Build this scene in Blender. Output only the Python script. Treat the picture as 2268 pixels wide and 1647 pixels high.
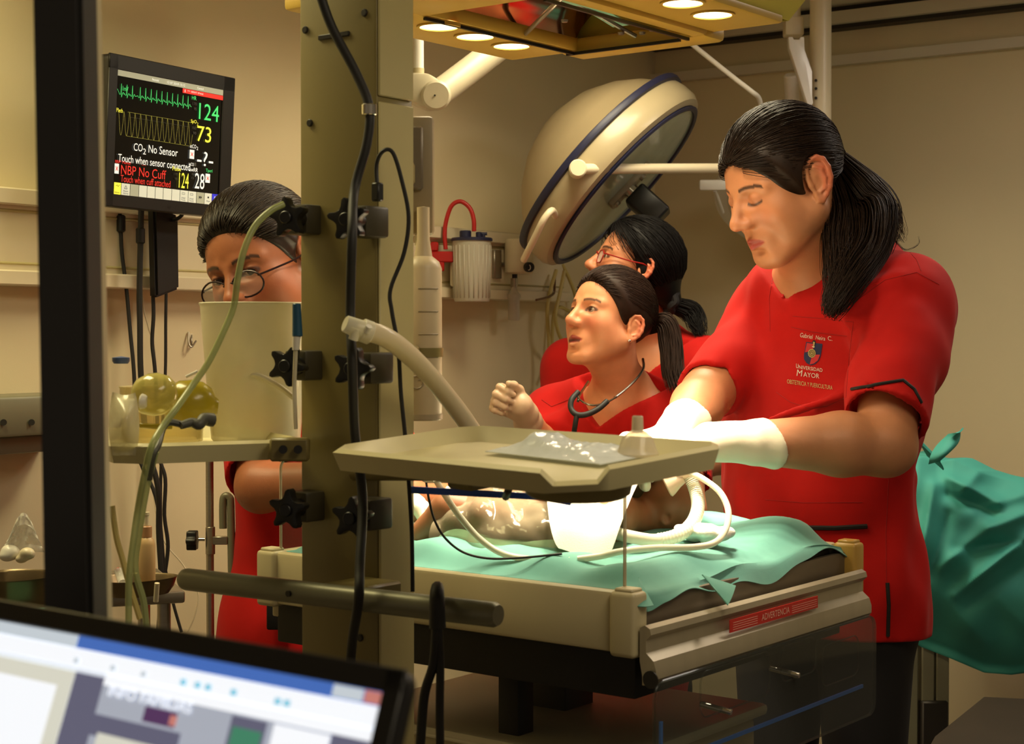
import bpy, bmesh, math, random
import numpy as np
from mathutils import Vector, Matrix, Euler
from mathutils.bvhtree import BVHTree
random.seed(7); rng = np.random.default_rng(7)
scene = bpy.context.scene
for _o in list(bpy.data.objects): bpy.data.objects.remove(_o)
COL = scene.collection
# ------------------------------------------------------------------ camera
FPX, CX, CY, HZ, HC = 3600.0, 1134.0, 823.5, 740.0, 1.30
PITCH = math.atan((CY-HZ)/FPX)
CAM = Vector((0, 0, HC)); FW = Vector((0, math.cos(PITCH), -math.sin(PITCH)))
UPV = Vector((0, math.sin(PITCH), math.cos(PITCH))); RT = Vector((1, 0, 0))
def W(px, py, d):
    "world point seen at photograph pixel (px, py), d metres along the view axis"
    return CAM + d*(FW + (px-CX)/FPX*RT + (CY-py)/FPX*UPV)
cam = bpy.data.cameras.new('camera'); camo = bpy.data.objects.new('camera', cam); COL.objects.link(camo)
camo.location = CAM; camo.rotation_euler = (math.pi/2-PITCH, 0, 0)
cam.sensor_width = 36; cam.lens = FPX/2268*36; cam.clip_start = .05
cam.dof.use_dof = True; cam.dof.focus_distance = 2.95; cam.dof.aperture_fstop = 10.5
scene.camera = camo
# ------------------------------------------------------------------ world, exposure, unseen ceiling lamps
vs = scene.view_settings
vs.view_transform = 'Standard'; vs.look = 'None'; vs.gamma = 1; vs.use_curve_mapping = False; vs.exposure = 0.0
scene.display_settings.display_device = 'sRGB'
wd = bpy.data.worlds.new('room_ambient'); scene.world = wd; wd.use_nodes = True
wd.node_tree.nodes['Background'].inputs[0].default_value = (1, .80, .55, 1)
wd.node_tree.nodes['Background'].inputs[1].default_value = .165
def area(name, loc, rot, sx, sy, power, col=(1, .80, .55), spread=180):
    l = bpy.data.lights.new(name, 'AREA'); l.shape = 'RECTANGLE'; l.size = sx; l.size_y = sy
    l.energy = power; l.color = col; l.spread = math.radians(spread)
    o = bpy.data.objects.new(name, l); COL.objects.link(o); o.location = loc; o.rotation_euler = rot
    return o
WARM = (1, .87, .46)
area('unseen_ceiling_lamp', (-.95, 2.5, 2.27), (0, 0, .6), .3, .8, 12, WARM, 150)
area('unseen_ceiling_lamp', (.75, 1.0, 2.27), (0, 0, 0), .6, 1.2, 15, (1, .84, .58))  # unseen, added as frontal fill for bed, column and trays
area('unseen_ceiling_lamp', (.28, 3.42, 2.27), (0, 0, 0), .5, .5, 16, (1, .86, .57), 146)  # unseen, added to brighten the back wall and the women
area('unseen_ceiling_lamp', (1.45, 3.35, 2.27), (0, 0, 0), .5, .5, 10, (1, .87, .73))  # unseen, added to brighten the right wall and draped table
# ------------------------------------------------------------------ materials
def lin(c):
    return tuple(((x/255)/12.92 if x/255 <= .04045 else ((x/255+.055)/1.055)**2.4) for x in c[:3])
MATS = {}
def mat(name, c, rough=.5, metal=0, var=.08, vs_=12, bump=0, bs=150, sss=0, coat=0, sheen=0, emit=0, attr=False,
        stretch=None, spec=.5, glass=0, trans=0):
    "procedural principled material; glass = share of see-through film; trans = refractive transmission"
    if name in MATS: return MATS[name]
    m = bpy.data.materials.new(name); m.use_nodes = True; nt = m.node_tree; n = nt.nodes; l = nt.links
    b = n['Principled BSDF']; rgb = lin(c)
    tc = n.new('ShaderNodeTexCoord'); mp = n.new('ShaderNodeMapping')
    if stretch: mp.inputs['Scale'].default_value = stretch
    l.new(tc.outputs['Object'], mp.inputs[0])
    nz = n.new('ShaderNodeTexNoise'); nz.inputs['Scale'].default_value = vs_; nz.inputs['Detail'].default_value = 5
    l.new(mp.outputs[0], nz.inputs['Vector'])
    mr = n.new('ShaderNodeMapRange'); mr.inputs[1].default_value = .25; mr.inputs[2].default_value = .75
    mr.inputs[3].default_value = 1-var; mr.inputs[4].default_value = 1+var
    l.new(nz.outputs[0], mr.inputs[0])
    mx = n.new('ShaderNodeMix'); mx.data_type = 'RGBA'; mx.blend_type = 'MULTIPLY'; mx.inputs[0].default_value = 1
    if attr:
        a = n.new('ShaderNodeVertexColor'); a.layer_name = 'Col'; l.new(a.outputs[0], mx.inputs[6])
    else: mx.inputs[6].default_value = (*rgb, 1)
    l.new(mr.outputs[0], mx.inputs[7]); l.new(mx.outputs[2], b.inputs['Base Color'])
    b.inputs['Roughness'].default_value = rough; b.inputs['Metallic'].default_value = metal
    b.inputs['Specular IOR Level'].default_value = spec
    if sss:
        b.inputs['Subsurface Weight'].default_value = sss; b.inputs['Subsurface Radius'].default_value = (.012, .004, .002)
        b.inputs['Subsurface Scale'].default_value = .6
    if coat: b.inputs['Coat Weight'].default_value = coat; b.inputs['Coat Roughness'].default_value = .15
    if sheen: b.inputs['Sheen Weight'].default_value = sheen; b.inputs['Sheen Roughness'].default_value = .5
    if trans: b.inputs['Transmission Weight'].default_value = trans; b.inputs['IOR'].default_value = 1.3
    if emit:
        l.new(mx.outputs[2], b.inputs['Emission Color']); b.inputs['Emission Strength'].default_value = emit
    if bump:
        n2 = n.new('ShaderNodeTexNoise'); n2.inputs['Scale'].default_value = bs; n2.inputs['Detail'].default_value = 4
        l.new(mp.outputs[0], n2.inputs['Vector'])
        bp = n.new('ShaderNodeBump'); bp.inputs['Strength'].default_value = bump; bp.inputs['Distance'].default_value = .003
        l.new(n2.outputs[0], bp.inputs['Height']); l.new(bp.outputs[0], b.inputs['Normal'])
    if glass:
        tr = n.new('ShaderNodeBsdfTransparent'); tr.inputs[0].default_value = (*[min(1, .55+.45*x/max(max(rgb), .01)) for x in rgb], 1)
        ms = n.new('ShaderNodeMixShader'); lw = n.new('ShaderNodeLayerWeight'); lw.inputs[0].default_value = .35
        m2 = n.new('ShaderNodeMapRange'); m2.inputs[3].default_value = glass; m2.inputs[4].default_value = glass*.25
        l.new(lw.outputs['Facing'], m2.inputs[0]); l.new(m2.outputs[0], ms.inputs[0])
        l.new(b.outputs[0], ms.inputs[1]); l.new(tr.outputs[0], ms.inputs[2])
        l.new(ms.outputs[0], n['Material Output'].inputs[0])
    MATS[name] = m
    return m
# ------------------------------------------------------------------ object helpers
def link_mesh(name, me, m, parent=None, smooth=True):
    if m is not None: me.materials.append(m)
    n = len(me.vertices); co = np.empty(n*3, np.float32); me.vertices.foreach_get('co', co); co = co.reshape(-1, 3)
    c = (co.min(0)+co.max(0))/2; c[2] = co[:, 2].min()
    me.vertices.foreach_set('co', (co-c).ravel()); me.update()
    if smooth: me.polygons.foreach_set('use_smooth', np.ones(len(me.polygons), bool))
    o = bpy.data.objects.new(name, me); COL.objects.link(o); o.location = c.tolist()
    if parent is not None:
        o.parent = parent; o.matrix_parent_inverse = WM[parent.name].inverted() if parent.name in WM else parent_world(parent).inverted()
    return o
WM = {}
def parent_world(o):
    m = Matrix.Translation(o.location) @ o.rotation_euler.to_matrix().to_4x4()
    if o.parent: m = parent_world(o.parent) @ o.matrix_parent_inverse @ m
    return m
def thing(name, label, cat, loc, group=None):
    o = bpy.data.objects.new(name, None); COL.objects.link(o); o.location = loc; o.empty_display_size = .05
    return tag(o, label, cat, group)
def tag(o, label=None, cat=None, group=None, kind=None):
    if label: o['label'] = label
    if cat: o['category'] = cat
    if group: o['group'] = group
    if kind: o['kind'] = kind
    return o
def V(*a): return Vector(a)
class MB:
    "collects shapes in one bmesh"
    def __init__(s): s.b = bmesh.new()
    def poly(s, verts, faces):
        vs = [s.b.verts.new(v) for v in verts]
        for f in faces:
            try: s.b.faces.new([vs[i] for i in f])
            except ValueError: pass
        return s
    def box(s, c, size, ax=None, bev=0, seg=2):
        "box centred at c; ax = three unit axes"
        ax = ax or (V(1, 0, 0), V(0, 1, 0), V(0, 0, 1)); t = bmesh.new()
        bmesh.ops.create_cube(t, size=1)
        for v in t.verts: v.co = Vector((v.co.x*size[0], v.co.y*size[1], v.co.z*size[2]))
        if bev: bmesh.ops.bevel(t, geom=t.edges[:]+t.verts[:], offset=bev, segments=seg, profile=.5, affect='EDGES')
        c = Vector(c)
        for v in t.verts: v.co = c+ax[0]*v.co.x+ax[1]*v.co.y+ax[2]*v.co.z
        s.join(t); return s
    def join(s, t):
        mp = {v: s.b.verts.new(v.co) for v in t.verts}
        for f in t.faces:
            try: s.b.faces.new([mp[v] for v in f.verts])
            except ValueError: pass
        t.free()
    def lathe(s, o, axis, prof, seg=32, closed=True, sx=1.0):
        "revolve (r, h) profile about axis from o; sx squashes one side direction"
        axis = Vector(axis).normalized(); a = axis.orthogonal().normalized()
        if abs(axis.z) > .99: a = V(1, 0, 0)
        b = axis.cross(a); o = Vector(o); rings = []
        for r, h in prof:
            if r < 1e-6: rings.append([s.b.verts.new(o+axis*h)])
            else: rings.append([s.b.verts.new(o+axis*h+a*(r*math.cos(2*math.pi*i/seg)*sx)+b*(r*math.sin(2*math.pi*i/seg))) for i in range(seg)])
        for r0, r1 in zip(rings, rings[1:]):
            for i in range(seg):
                j = (i+1) % seg
                if len(r0) == 1 and len(r1) == 1: continue
                if len(r0) == 1: f = [r0[0], r1[i], r1[j]]
                elif len(r1) == 1: f = [r0[i], r1[0], r0[j]]
                else: f = [r0[i], r1[i], r1[j], r0[j]]
                try: s.b.faces.new(f)
                except ValueError: pass
        return s
    def cyl(s, p, q, r, r2=None, seg=20, bev=0):
        p, q = Vector(p), Vector(q); L = (q-p).length; r2 = r if r2 is None else r2
        if bev: pr = [(0, 0), (r-bev, 0), (r, bev), (r2, L-bev), (r2-bev, L), (0, L)]
        else: pr = [(0, 0), (r, 0), (r, 0), (r2, L), (r2, L), (0, L)]
        return s.lathe(p, q-p, pr, seg)
    def tube(s, pts, r, seg=10, n=6, smooth=True, caps=True, rfun=None, flat=None):
        "tube through control points"
        pts = [Vector(p) for p in pts]
        P = spline(pts, n) if smooth and len(pts) > 2 else pts
        N = len(P); T = [(P[min(i+1, N-1)]-P[max(i-1, 0)]).normalized() for i in range(N)]
        u = T[0].orthogonal().normalized(); rings = []
        for i in range(N):
            u = (u-T[i]*u.dot(T[i]));  u = u.normalized() if u.length > 1e-6 else T[i].orthogonal().normalized()
            w = T[i].cross(u); rr = r if rfun is None else rfun(i/(N-1), i)
            rings.append([s.b.verts.new(P[i]+(u*math.cos(2*math.pi*k/seg)+w*math.sin(2*math.pi*k/seg))*rr) for k in range(seg)])
        for a, b in zip(rings, rings[1:]):
            for k in range(seg): s.b.faces.new([a[k], a[(k+1) % seg], b[(k+1) % seg], b[k]])
        if caps: s.b.faces.new(rings[0][::-1]); s.b.faces.new(rings[-1])
        return s
    def extrude(s, poly, o, ax, ay, az, t, bev=0):
        "polygon (x, y) in plane ax, ay at o, thickness t along az (centred)"
        tb = bmesh.new(); vs = [tb.verts.new((x, y, -t/2)) for x, y in poly]
        f = tb.faces.new(vs); r = bmesh.ops.extrude_face_region(tb, geom=[f])
        for v in r['geom']:
            if isinstance(v, bmesh.types.BMVert): v.co.z += t
        bmesh.ops.recalc_face_normals(tb, faces=tb.faces[:])
        if bev: bmesh.ops.bevel(tb, geom=tb.edges[:], offset=bev, segments=2, profile=.5, affect='EDGES', clamp_overlap=True)
        o = Vector(o)
        for v in tb.verts: v.co = o+ax*v.co.x+ay*v.co.y+az*v.co.z
        s.join(tb); return s
    def sheet(s, fn, nu, nv, t=0):
        "grid of points fn(u, v), optional thickness"
        P = [[Vector(fn(i/nu, j/nv)) for j in range(nv+1)] for i in range(nu+1)]
        g = [[s.b.verts.new(P[i][j]) for j in range(nv+1)] for i in range(nu+1)]
        for i in range(nu):
            for j in range(nv): s.b.faces.new([g[i][j], g[i+1][j], g[i+1][j+1], g[i][j+1]])
        if t:
            fs = s.b.faces[:]; bmesh.ops.recalc_face_normals(s.b, faces=fs)
            bmesh.ops.solidify(s.b, geom=fs, thickness=t)
        return s
    def build(s, name, m, parent=None, smooth=True, auto=40):
        bmesh.ops.recalc_face_normals(s.b, faces=s.b.faces[:])
        if smooth and auto:
            ca = math.radians(auto)
            for e in s.b.edges:
                if len(e.link_faces) == 2 and e.calc_face_angle(0) > ca: e.smooth = False
        me = bpy.data.meshes.new(name); s.b.to_mesh(me); s.b.free()
        return link_mesh(name, me, m, parent, smooth)
def spline(pts, n=6):
    "Catmull-Rom through points"
    out = []; N = len(pts)
    for i in range(N-1):
        p0 = pts[i-1] if i else pts[0]*2-pts[1]; p1, p2 = pts[i], pts[i+1]
        p3 = pts[i+2] if i+2 < N else pts[-1]*2-pts[-2]
        for k in range(n):
            t = k/n
            out.append(.5*((2*p1)+(p2-p0)*t+(2*p0-5*p1+4*p2-p3)*t*t+(3*p1-p0-3*p2+p3)*t**3))
    out.append(pts[-1]); return out
def pxs(lst, d=None):
    "list of (px, py[, d]) to world points"
    return [W(p[0], p[1], p[2] if len(p) > 2 else d) for p in lst]
def rrect(w, h, r, n=5):
    "rounded rectangle outline"
    o = []
    for cx, cy, a in ((w/2-r, h/2-r, 0), (-w/2+r, h/2-r, 90), (-w/2+r, -h/2+r, 180), (w/2-r, -h/2+r, 270)):
        for k in range(n+1):
            t = math.radians(a+90*k/n); o.append((cx+r*math.cos(t), cy+r*math.sin(t)))
    return o
FONT_CACHE = {}
def text_geo(s, align='LEFT', shear=0):
    "glyph triangles for a string, baseline at y=0, cap height about .7"
    k = (s, align, shear)
    if k in FONT_CACHE: return FONT_CACHE[k]
    cu = bpy.data.curves.new('t', 'FONT'); cu.body = s; cu.align_x = align; cu.shear = shear; cu.resolution_u = 3
    ob = bpy.data.objects.new('t', cu); COL.objects.link(ob)
    dg = bpy.context.evaluated_depsgraph_get(); me = bpy.data.meshes.new_from_object(ob.evaluated_get(dg))
    vs = [tuple(v.co) for v in me.vertices]; fs = [tuple(p.vertices) for p in me.polygons]
    bpy.data.objects.remove(ob); bpy.data.curves.remove(cu); bpy.data.meshes.remove(me)
    FONT_CACHE[k] = (vs, fs); return vs, fs
def text_fit(s, x0, y0, x1, y1, shear=0):
    "glyphs scaled into the rectangle (x0,y0)-(x1,y1), y up"
    vs, fs = text_geo(s, 'LEFT', shear)
    xs = [v[0] for v in vs]; ys = [v[1] for v in vs]; ax, bx, ay, by = min(xs), max(xs), min(ys), max(ys)
    return [(x0+(v[0]-ax)/(bx-ax)*(x1-x0), y0+(v[1]-ay)/max(by-ay, 1e-6)*(y1-y0)) for v in vs], fs
# ------------------------------------------------------------------ implicit modelling for bodies and cloth
def A3(v): return np.array([v[0], v[1], v[2]], np.float32)
def smin(a, b, k):
    if k <= 0: return np.minimum(a, b)
    h = np.clip(.5+.5*(b-a)/k, 0, 1); return b*(1-h)+a*h-k*h*(1-h)
class SDF:
    "list of primitives blended one after another; evaluated on boxes and skinned by surface nets"
    def __init__(s): s.p = []
    def add(s, f, lo, hi, k=.01, op='u'): s.p.append((f, np.minimum(lo, hi), np.maximum(lo, hi), k, op)); return s
    def ell(s, c, r, k=.01, R=None, op='u'):
        c = A3(c); r = np.array(r, np.float32); R = np.eye(3, dtype=np.float32) if R is None else np.array(R, np.float32)
        def f(P):
            q = (P-c)@R; a = np.sqrt(((q/r)**2).sum(-1)); b = np.sqrt(((q/(r*r))**2).sum(-1))
            return a*(a-1)/np.maximum(b, 1e-6)
        m = np.sqrt(((R*r)**2).sum(1)); return s.add(f, c-m, c+m, k, op)
    def cone(s, a, b, r1, r2=None, k=.01, op='u', flat=None):
        "round cone from a to b; flat=(axis, factor) squashes it along an axis"
        a, b = A3(a), A3(b); r2 = r1 if r2 is None else r2; ba = b-a; L2 = float((ba**2).sum())
        if flat is not None: fa = A3(flat[0]); fa = fa/np.linalg.norm(fa); ff = flat[1]
        def f(P):
            q = P-a; t = np.clip((q@ba)/L2, 0, 1); e = q-t[..., None]*ba
            if flat is not None: e = e+((e@fa)*(1/ff-1))[..., None]*fa
            return (np.sqrt((e**2).sum(-1))-(r1+(r2-r1)*t))*(min(1, ff) if flat is not None else 1)
        m = max(r1, r2)*(max(1, flat[1]) if flat is not None else 1)
        return s.add(f, np.minimum(a, b)-m, np.maximum(a, b)+m, k, op)
    def chain(s, pts, rs, k=.01, op='u', flat=None):
        for i in range(len(pts)-1): s.cone(pts[i], pts[i+1], rs[i], rs[i+1], k, op, flat)
        return s
    def box(s, c, h, R=None, rad=.01, k=.01, op='u'):
        c = A3(c); h = np.array(h, np.float32); R = np.eye(3, dtype=np.float32) if R is None else np.array(R, np.float32)
        def f(P):
            q = np.abs((P-c)@R)-(h-rad); return np.sqrt((np.maximum(q, 0)**2).sum(-1))+np.minimum(q.max(-1), 0)-rad
        m = np.sqrt(((R*h)**2).sum(1))*1.0+.001; m = np.abs(R)@h; return s.add(f, c-m, c+m, k, op)
    def half(s, o, n, k=.004, lo=None, hi=None, op='i'):
        "keep the side of the plane opposite n (op i), within lo..hi"
        o, n = A3(o), A3(n); n = n/np.linalg.norm(n)
        lo = np.array([-9]*3) if lo is None else np.array(lo); hi = np.array([9]*3) if hi is None else np.array(hi)
        return s.add(lambda P: (P-o)@n, lo, hi, k, op)
    def disp(s, f, lo=None, hi=None):
        lo = np.array([-9]*3) if lo is None else np.array(lo); hi = np.array([9]*3) if hi is None else np.array(hi)
        return s.add(f, lo, hi, 0, 'd')
    def mesh(s, lo, hi, h, fine=None):
        "skin the field in a box at spacing h; fine = (lo, hi, spacing) refines the grid lines through a smaller box"
        lo = np.array(lo, np.float32); hi = np.array(hi, np.float32); n = np.ceil((hi-lo)/h).astype(int)+1
        G = [(lo[i]+h*np.arange(n[i])).astype(np.float32) for i in range(3)]
        if fine is not None:
            a, b, hf = fine
            for i in range(3):
                p, q = max(lo[i], a[i]), min(hi[i], b[i]); c0 = max(1, int(round((p-lo[i])/h))); c1 = max(1, int(round((q-p)/hf))); c2 = max(1, int(round((hi[i]-q)/h)))
                G[i] = np.concatenate([np.linspace(lo[i], p, c0, endpoint=False) if p > lo[i] else [], np.linspace(p, q, c1, endpoint=False), np.linspace(q, hi[i], c2+1) if hi[i] > q else [q]]).astype(np.float32)
            n = np.array([len(g) for g in G])
        F = np.full(n, .5, np.float32)
        for f, a, b, k, op in s.p:
            m = k+3*h; i0 = [max(0, int(np.searchsorted(G[i], a[i]-m)-1)) for i in range(3)]
            i1 = [min(n[i], int(np.searchsorted(G[i], b[i]+m)+1)) for i in range(3)]
            if any(i1[i] <= i0[i] for i in range(3)): continue
            sl = tuple(slice(i0[i], i1[i]) for i in range(3))
            P = np.stack(np.meshgrid(*[G[i][sl[i]] for i in range(3)], indexing='ij'), -1)
            d = f(P).astype(np.float32)
            if op == 'u': F[sl] = smin(F[sl], d, k)
            elif op == 's': F[sl] = -smin(-F[sl], d, k)
            elif op == 'i': F[sl] = -smin(-F[sl], -d, k)
            elif op == 'd': F[sl] = F[sl]+d
        return nets(F, G)
def nets(F, G):
    ins = F < 0; n = np.array(F.shape)
    c = np.zeros(n-1, np.int8)
    for i in (0, 1):
        for j in (0, 1):
            for k in (0, 1): c += ins[i:n[0]-1+i, j:n[1]-1+j, k:n[2]-1+k]
    I = np.argwhere((c > 0) & (c < 8)); M = len(I)
    if M == 0: return np.zeros((0, 3), np.float32), np.zeros((0, 4), int)
    idx = np.full(n-1, -1, np.int64); idx[I[:, 0], I[:, 1], I[:, 2]] = np.arange(M)
    cor = [(i, j, k) for i in (0, 1) for j in (0, 1) for k in (0, 1)]
    val = {q: F[I[:, 0]+q[0], I[:, 1]+q[1], I[:, 2]+q[2]] for q in cor}
    acc = np.zeros((M, 3)); cnt = np.zeros(M)
    for p in cor:
        for ax in range(3):
            if p[ax]: continue
            q = tuple(p[a]+(a == ax) for a in range(3)); a, b = val[p], val[q]; x = (a < 0) != (b < 0)
            t = np.where(x, a/np.where(x, a-b, 1), 0); e = np.array(p, float)[None].repeat(M, 0); e[:, ax] += t
            acc += e*x[:, None]; cnt += x
    Vt = I+acc/np.maximum(cnt, 1)[:, None]; Vt = np.stack([np.interp(Vt[:, i], np.arange(n[i]), G[i]) for i in range(3)], 1)
    Q = []
    for ax in range(3):
        b, d = [(1, 2), (2, 0), (0, 1)][ax]
        s0 = [slice(None)]*3; s1 = [slice(None)]*3; s0[ax] = slice(0, -1); s1[ax] = slice(1, None)
        A, B = ins[tuple(s0)], ins[tuple(s1)]; E = np.argwhere(A != B)
        E = E[(E[:, b] > 0) & (E[:, d] > 0) & (E[:, b] < n[b]-1) & (E[:, d] < n[d]-1)]
        if not len(E): continue
        o = lambda db, dd: idx[tuple((E-np.array([(db if a == b else dd if a == d else 0) for a in range(3)])).T)]
        q = np.stack([o(1, 1), o(0, 1), o(0, 0), o(1, 0)], 1)
        fl = A[E[:, 0], E[:, 1], E[:, 2]]; q[~fl] = q[~fl][:, ::-1]; Q.append(q)
    return Vt.astype(np.float32), np.concatenate(Q)
def np_mesh(name, Vt, Q, cols=None):
    me = bpy.data.meshes.new(name); me.vertices.add(len(Vt)); me.vertices.foreach_set('co', Vt.astype(np.float32).ravel())
    k = Q.shape[1]; me.loops.add(len(Q)*k); me.loops.foreach_set('vertex_index', Q.astype(np.int32).ravel())
    me.polygons.add(len(Q)); me.polygons.foreach_set('loop_start', np.arange(0, len(Q)*k, k, dtype=np.int32))
    me.update(calc_edges=True); me.validate()
    if cols is not None:
        a = me.color_attributes.new('Col', 'FLOAT_COLOR', 'POINT')
        a.data.foreach_set('color', np.concatenate([cols, np.ones((len(Vt), 1))], 1).astype(np.float32).ravel())
    return me
def relax(Vt, Q, it=2, lam=.5):
    n = len(Vt)
    for _ in range(it):
        acc = np.zeros((n, 3)); cnt = np.zeros(n)
        for a in range(4):
            for b in ((a+1) % 4, (a+3) % 4):
                for ax in range(3): acc[:, ax] += np.bincount(Q[:, a], Vt[Q[:, b], ax], n)
                cnt += np.bincount(Q[:, a], minlength=n)
        Vt = Vt*(1-lam)+lam*acc/np.maximum(cnt, 1)[:, None]
    return Vt
def merge(parts):
    Vs, Qs, o = [], [], 0
    for v, q in parts: Vs.append(v); Qs.append(q+o); o += len(v)
    return np.concatenate(Vs), np.concatenate(Qs)
def bvh_of(o):
    M = parent_world(o); me = o.data
    return BVHTree.FromPolygons([M@v.co for v in me.vertices], [list(p.vertices) for p in me.polygons])
def cast(bvh, px, py, off=.001, fallback=None):
    "point on a surface seen at a photograph pixel, lifted off along the normal"
    d = (W(px, py, 1)-CAM).normalized(); h = bvh.ray_cast(CAM, d)
    if h[0] is None: return fallback
    nn = h[1] if h[1].dot(d) < 0 else -h[1]
    return h[0]+nn*off
# ================================================================== the setting
m_wall = mat('wall_paint', (222, 208, 170), .75, var=.03, vs_=3, bump=.05, bs=300)
m_ceil = mat('ceiling_paint', (214, 206, 186), .85, var=.03, vs_=3)
m_floor = mat('floor_vinyl', (96, 86, 74), .45, var=.12, vs_=5)
m_beige = mat('beige_plastic', (186, 174, 138), .42, var=.04, vs_=9)
m_beige_l = mat('pale_plastic', (214, 206, 178), .4, var=.04, vs_=9)
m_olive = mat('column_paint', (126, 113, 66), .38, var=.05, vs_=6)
m_olive_l = mat('column_lit_side', (186, 174, 124), .4, var=.05, vs_=6)  # lighter than the column front: light on that side put into the colour
m_black = mat('black_plastic', (20, 19, 20), .42, var=.1)
m_rubber = mat('black_rubber', (26, 25, 24), .6, var=.1)
m_dark = mat('dark_metal', (40, 36, 32), .5, metal=.2, var=.1)
m_chrome = mat('chrome', (205, 200, 190), .18, metal=1, var=.03)
m_steel = mat('brushed_steel', (170, 162, 148), .35, metal=.9, var=.06, stretch=(1, 1, 20))
m_white = mat('white_enamel', (228, 224, 214), .35, var=.03)
m_cream = mat('cream_enamel', (222, 210, 180), .35, var=.03)
m_clear = mat('clear_acrylic', (70, 72, 70), .06, glass=.95, var=.02)
m_film = mat('plastic_film', (236, 236, 232), .18, glass=.72, var=.05, bump=.25, bs=60)
m_frost = mat('frosted_plastic', (236, 232, 212), .3, glass=.45, var=.10, bump=.25, bs=25)
m_tubing = mat('clear_tubing', (235, 228, 205), .25, glass=.25, var=.04)
m_teal = mat('teal_cloth', (88, 152, 138), .8, var=.08, vs_=25, bump=.12, bs=900, sheen=.2)
m_blue = mat('blue_plastic', (52, 92, 200), .4)
m_navy = mat('navy_rubber', (30, 32, 62), .45)
m_gold = mat('amber_plastic', (190, 150, 70), .4)
wl = V(.566, .8244, 0); wr = V(.8244, -.566, 0); nl = V(.8244, -.566, 0); nr = V(-.566, -.8244, 0)
L0 = V(-.734, 3.6, 0); CORNER = V(.470, 5.354, 0); CEIL = 2.29
def slab(name, a, b, z0, z1, n, t, m, parent=None):
    "upright slab whose visible face runs a to b, thickness away from n"
    e = (b-a); L = e.length; e = e.normalized()
    c = (a+b)/2-n*t/2; c.z = (z0+z1)/2
    return MB().box(c, (L, t, z1-z0), (e, n, V(0, 0, 1)), 0).build(name, m, parent, False)
wall_l = tag(slab('wall_left', L0-wl*3.6, CORNER+wl*.1, 0, CEIL, nl, .1, m_wall), kind='structure')
wall_r = tag(slab('wall_right', CORNER, CORNER+wr*4.6, 0, CEIL, nr, .1, m_wall), kind='structure')
tag(MB().box((.6, 2.6, -.05), (8, 8, .1)).build('floor', m_floor, None, False), kind='structure')
tag(MB().box((.6, 2.6, CEIL+.05), (8, 8, .1)).build('ceiling', m_ceil, None, False), kind='structure')
# bulkhead, ledge and two dark shadow gaps along the top of the right wall
tr = tag(slab('trim_1', CORNER+nr*.03, CORNER+wr*4.6+nr*.03, 2.118, 2.148, nr, .03, m_ceil), kind='structure')
tag(slab('trim_2', CORNER+nr*.075, CORNER+wr*4.6+nr*.075, 2.236, 2.272, nr, .075, m_ceil), kind='structure')
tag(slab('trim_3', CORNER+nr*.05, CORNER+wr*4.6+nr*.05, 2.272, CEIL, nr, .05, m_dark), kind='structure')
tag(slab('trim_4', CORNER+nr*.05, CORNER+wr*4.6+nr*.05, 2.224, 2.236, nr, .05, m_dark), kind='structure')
# near window frame: black mullion and beige jamb, leaning a hair like in the picture
win = bpy.data.objects.new('window_1', None); COL.objects.link(win); win.location = (-.34, 1.22, 0); tag(win, 'black framed window post with a beige jamb at the left edge', kind='structure')
def post(name, x0, x1, d0, d1, m, lean=.012):
    b = MB(); c = []
    for z, k in ((0, 1), (CEIL, -1)):
        s = lean*(1.2-z)
        c += [V(x0+s, d0, z), V(x1+s, d0, z), V(x1+s, d1, z), V(x0+s, d1, z)]
    b.poly(c, [(0, 1, 2, 3), (4, 5, 6, 7), (0, 1, 5, 4), (1, 2, 6, 5), (2, 3, 7, 6), (3, 0, 4, 7)])
    return b.build(name, m, win, False)
m_mull = mat('mullion_paint', (36, 34, 34), .45, var=.06)
post('mullion', -.3475, -.3165, 1.20, 1.25, m_mull)
post('jamb', -.362, -.3435, 1.36, 1.385, m_beige, .012)
post('gasket', -.3165, -.3125, 1.205, 1.246, m_rubber)
# ------------------------------------------------------------------ wall equipment rail on the left wall
def on_wl(px, py, off=0):
    "point on the left wall (moved off it by off) under a pixel"
    d = (W(px, py, 1)-CAM); o = L0+nl*off; t = (o-CAM).dot(nl)/d.dot(nl); return CAM+d*t
rail_a = L0-wl*3.2; rail_b = on_wl(1226, 600); rail_b.z = 0
rw = thing('wall_equipment_rail', 'cream medical equipment rail running along the left wall', 'wall rail', on_wl(900, 640)+nl*.03)
def rail_piece(name, z0, z1, t, m=m_cream):
    c = (rail_a+rail_b)/2+nl*(t/2+.001); c.z = (z0+z1)/2
    return MB().box(c, ((rail_b-rail_a).length, t, z1-z0), (wl, nl, V(0, 0, 1)), .003, 1).build(name, m, rw)
rail_piece('back_plate', 1.405, 1.572, .035); rail_piece('top_ledge', 1.552, 1.585, .052)
rail_piece('bottom_ledge', 1.395, 1.425, .06); rail_piece('groove', 1.538, 1.545, .038, m_olive_l)
rail_piece('groove', 1.436, 1.442, .038, m_olive_l)
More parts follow.
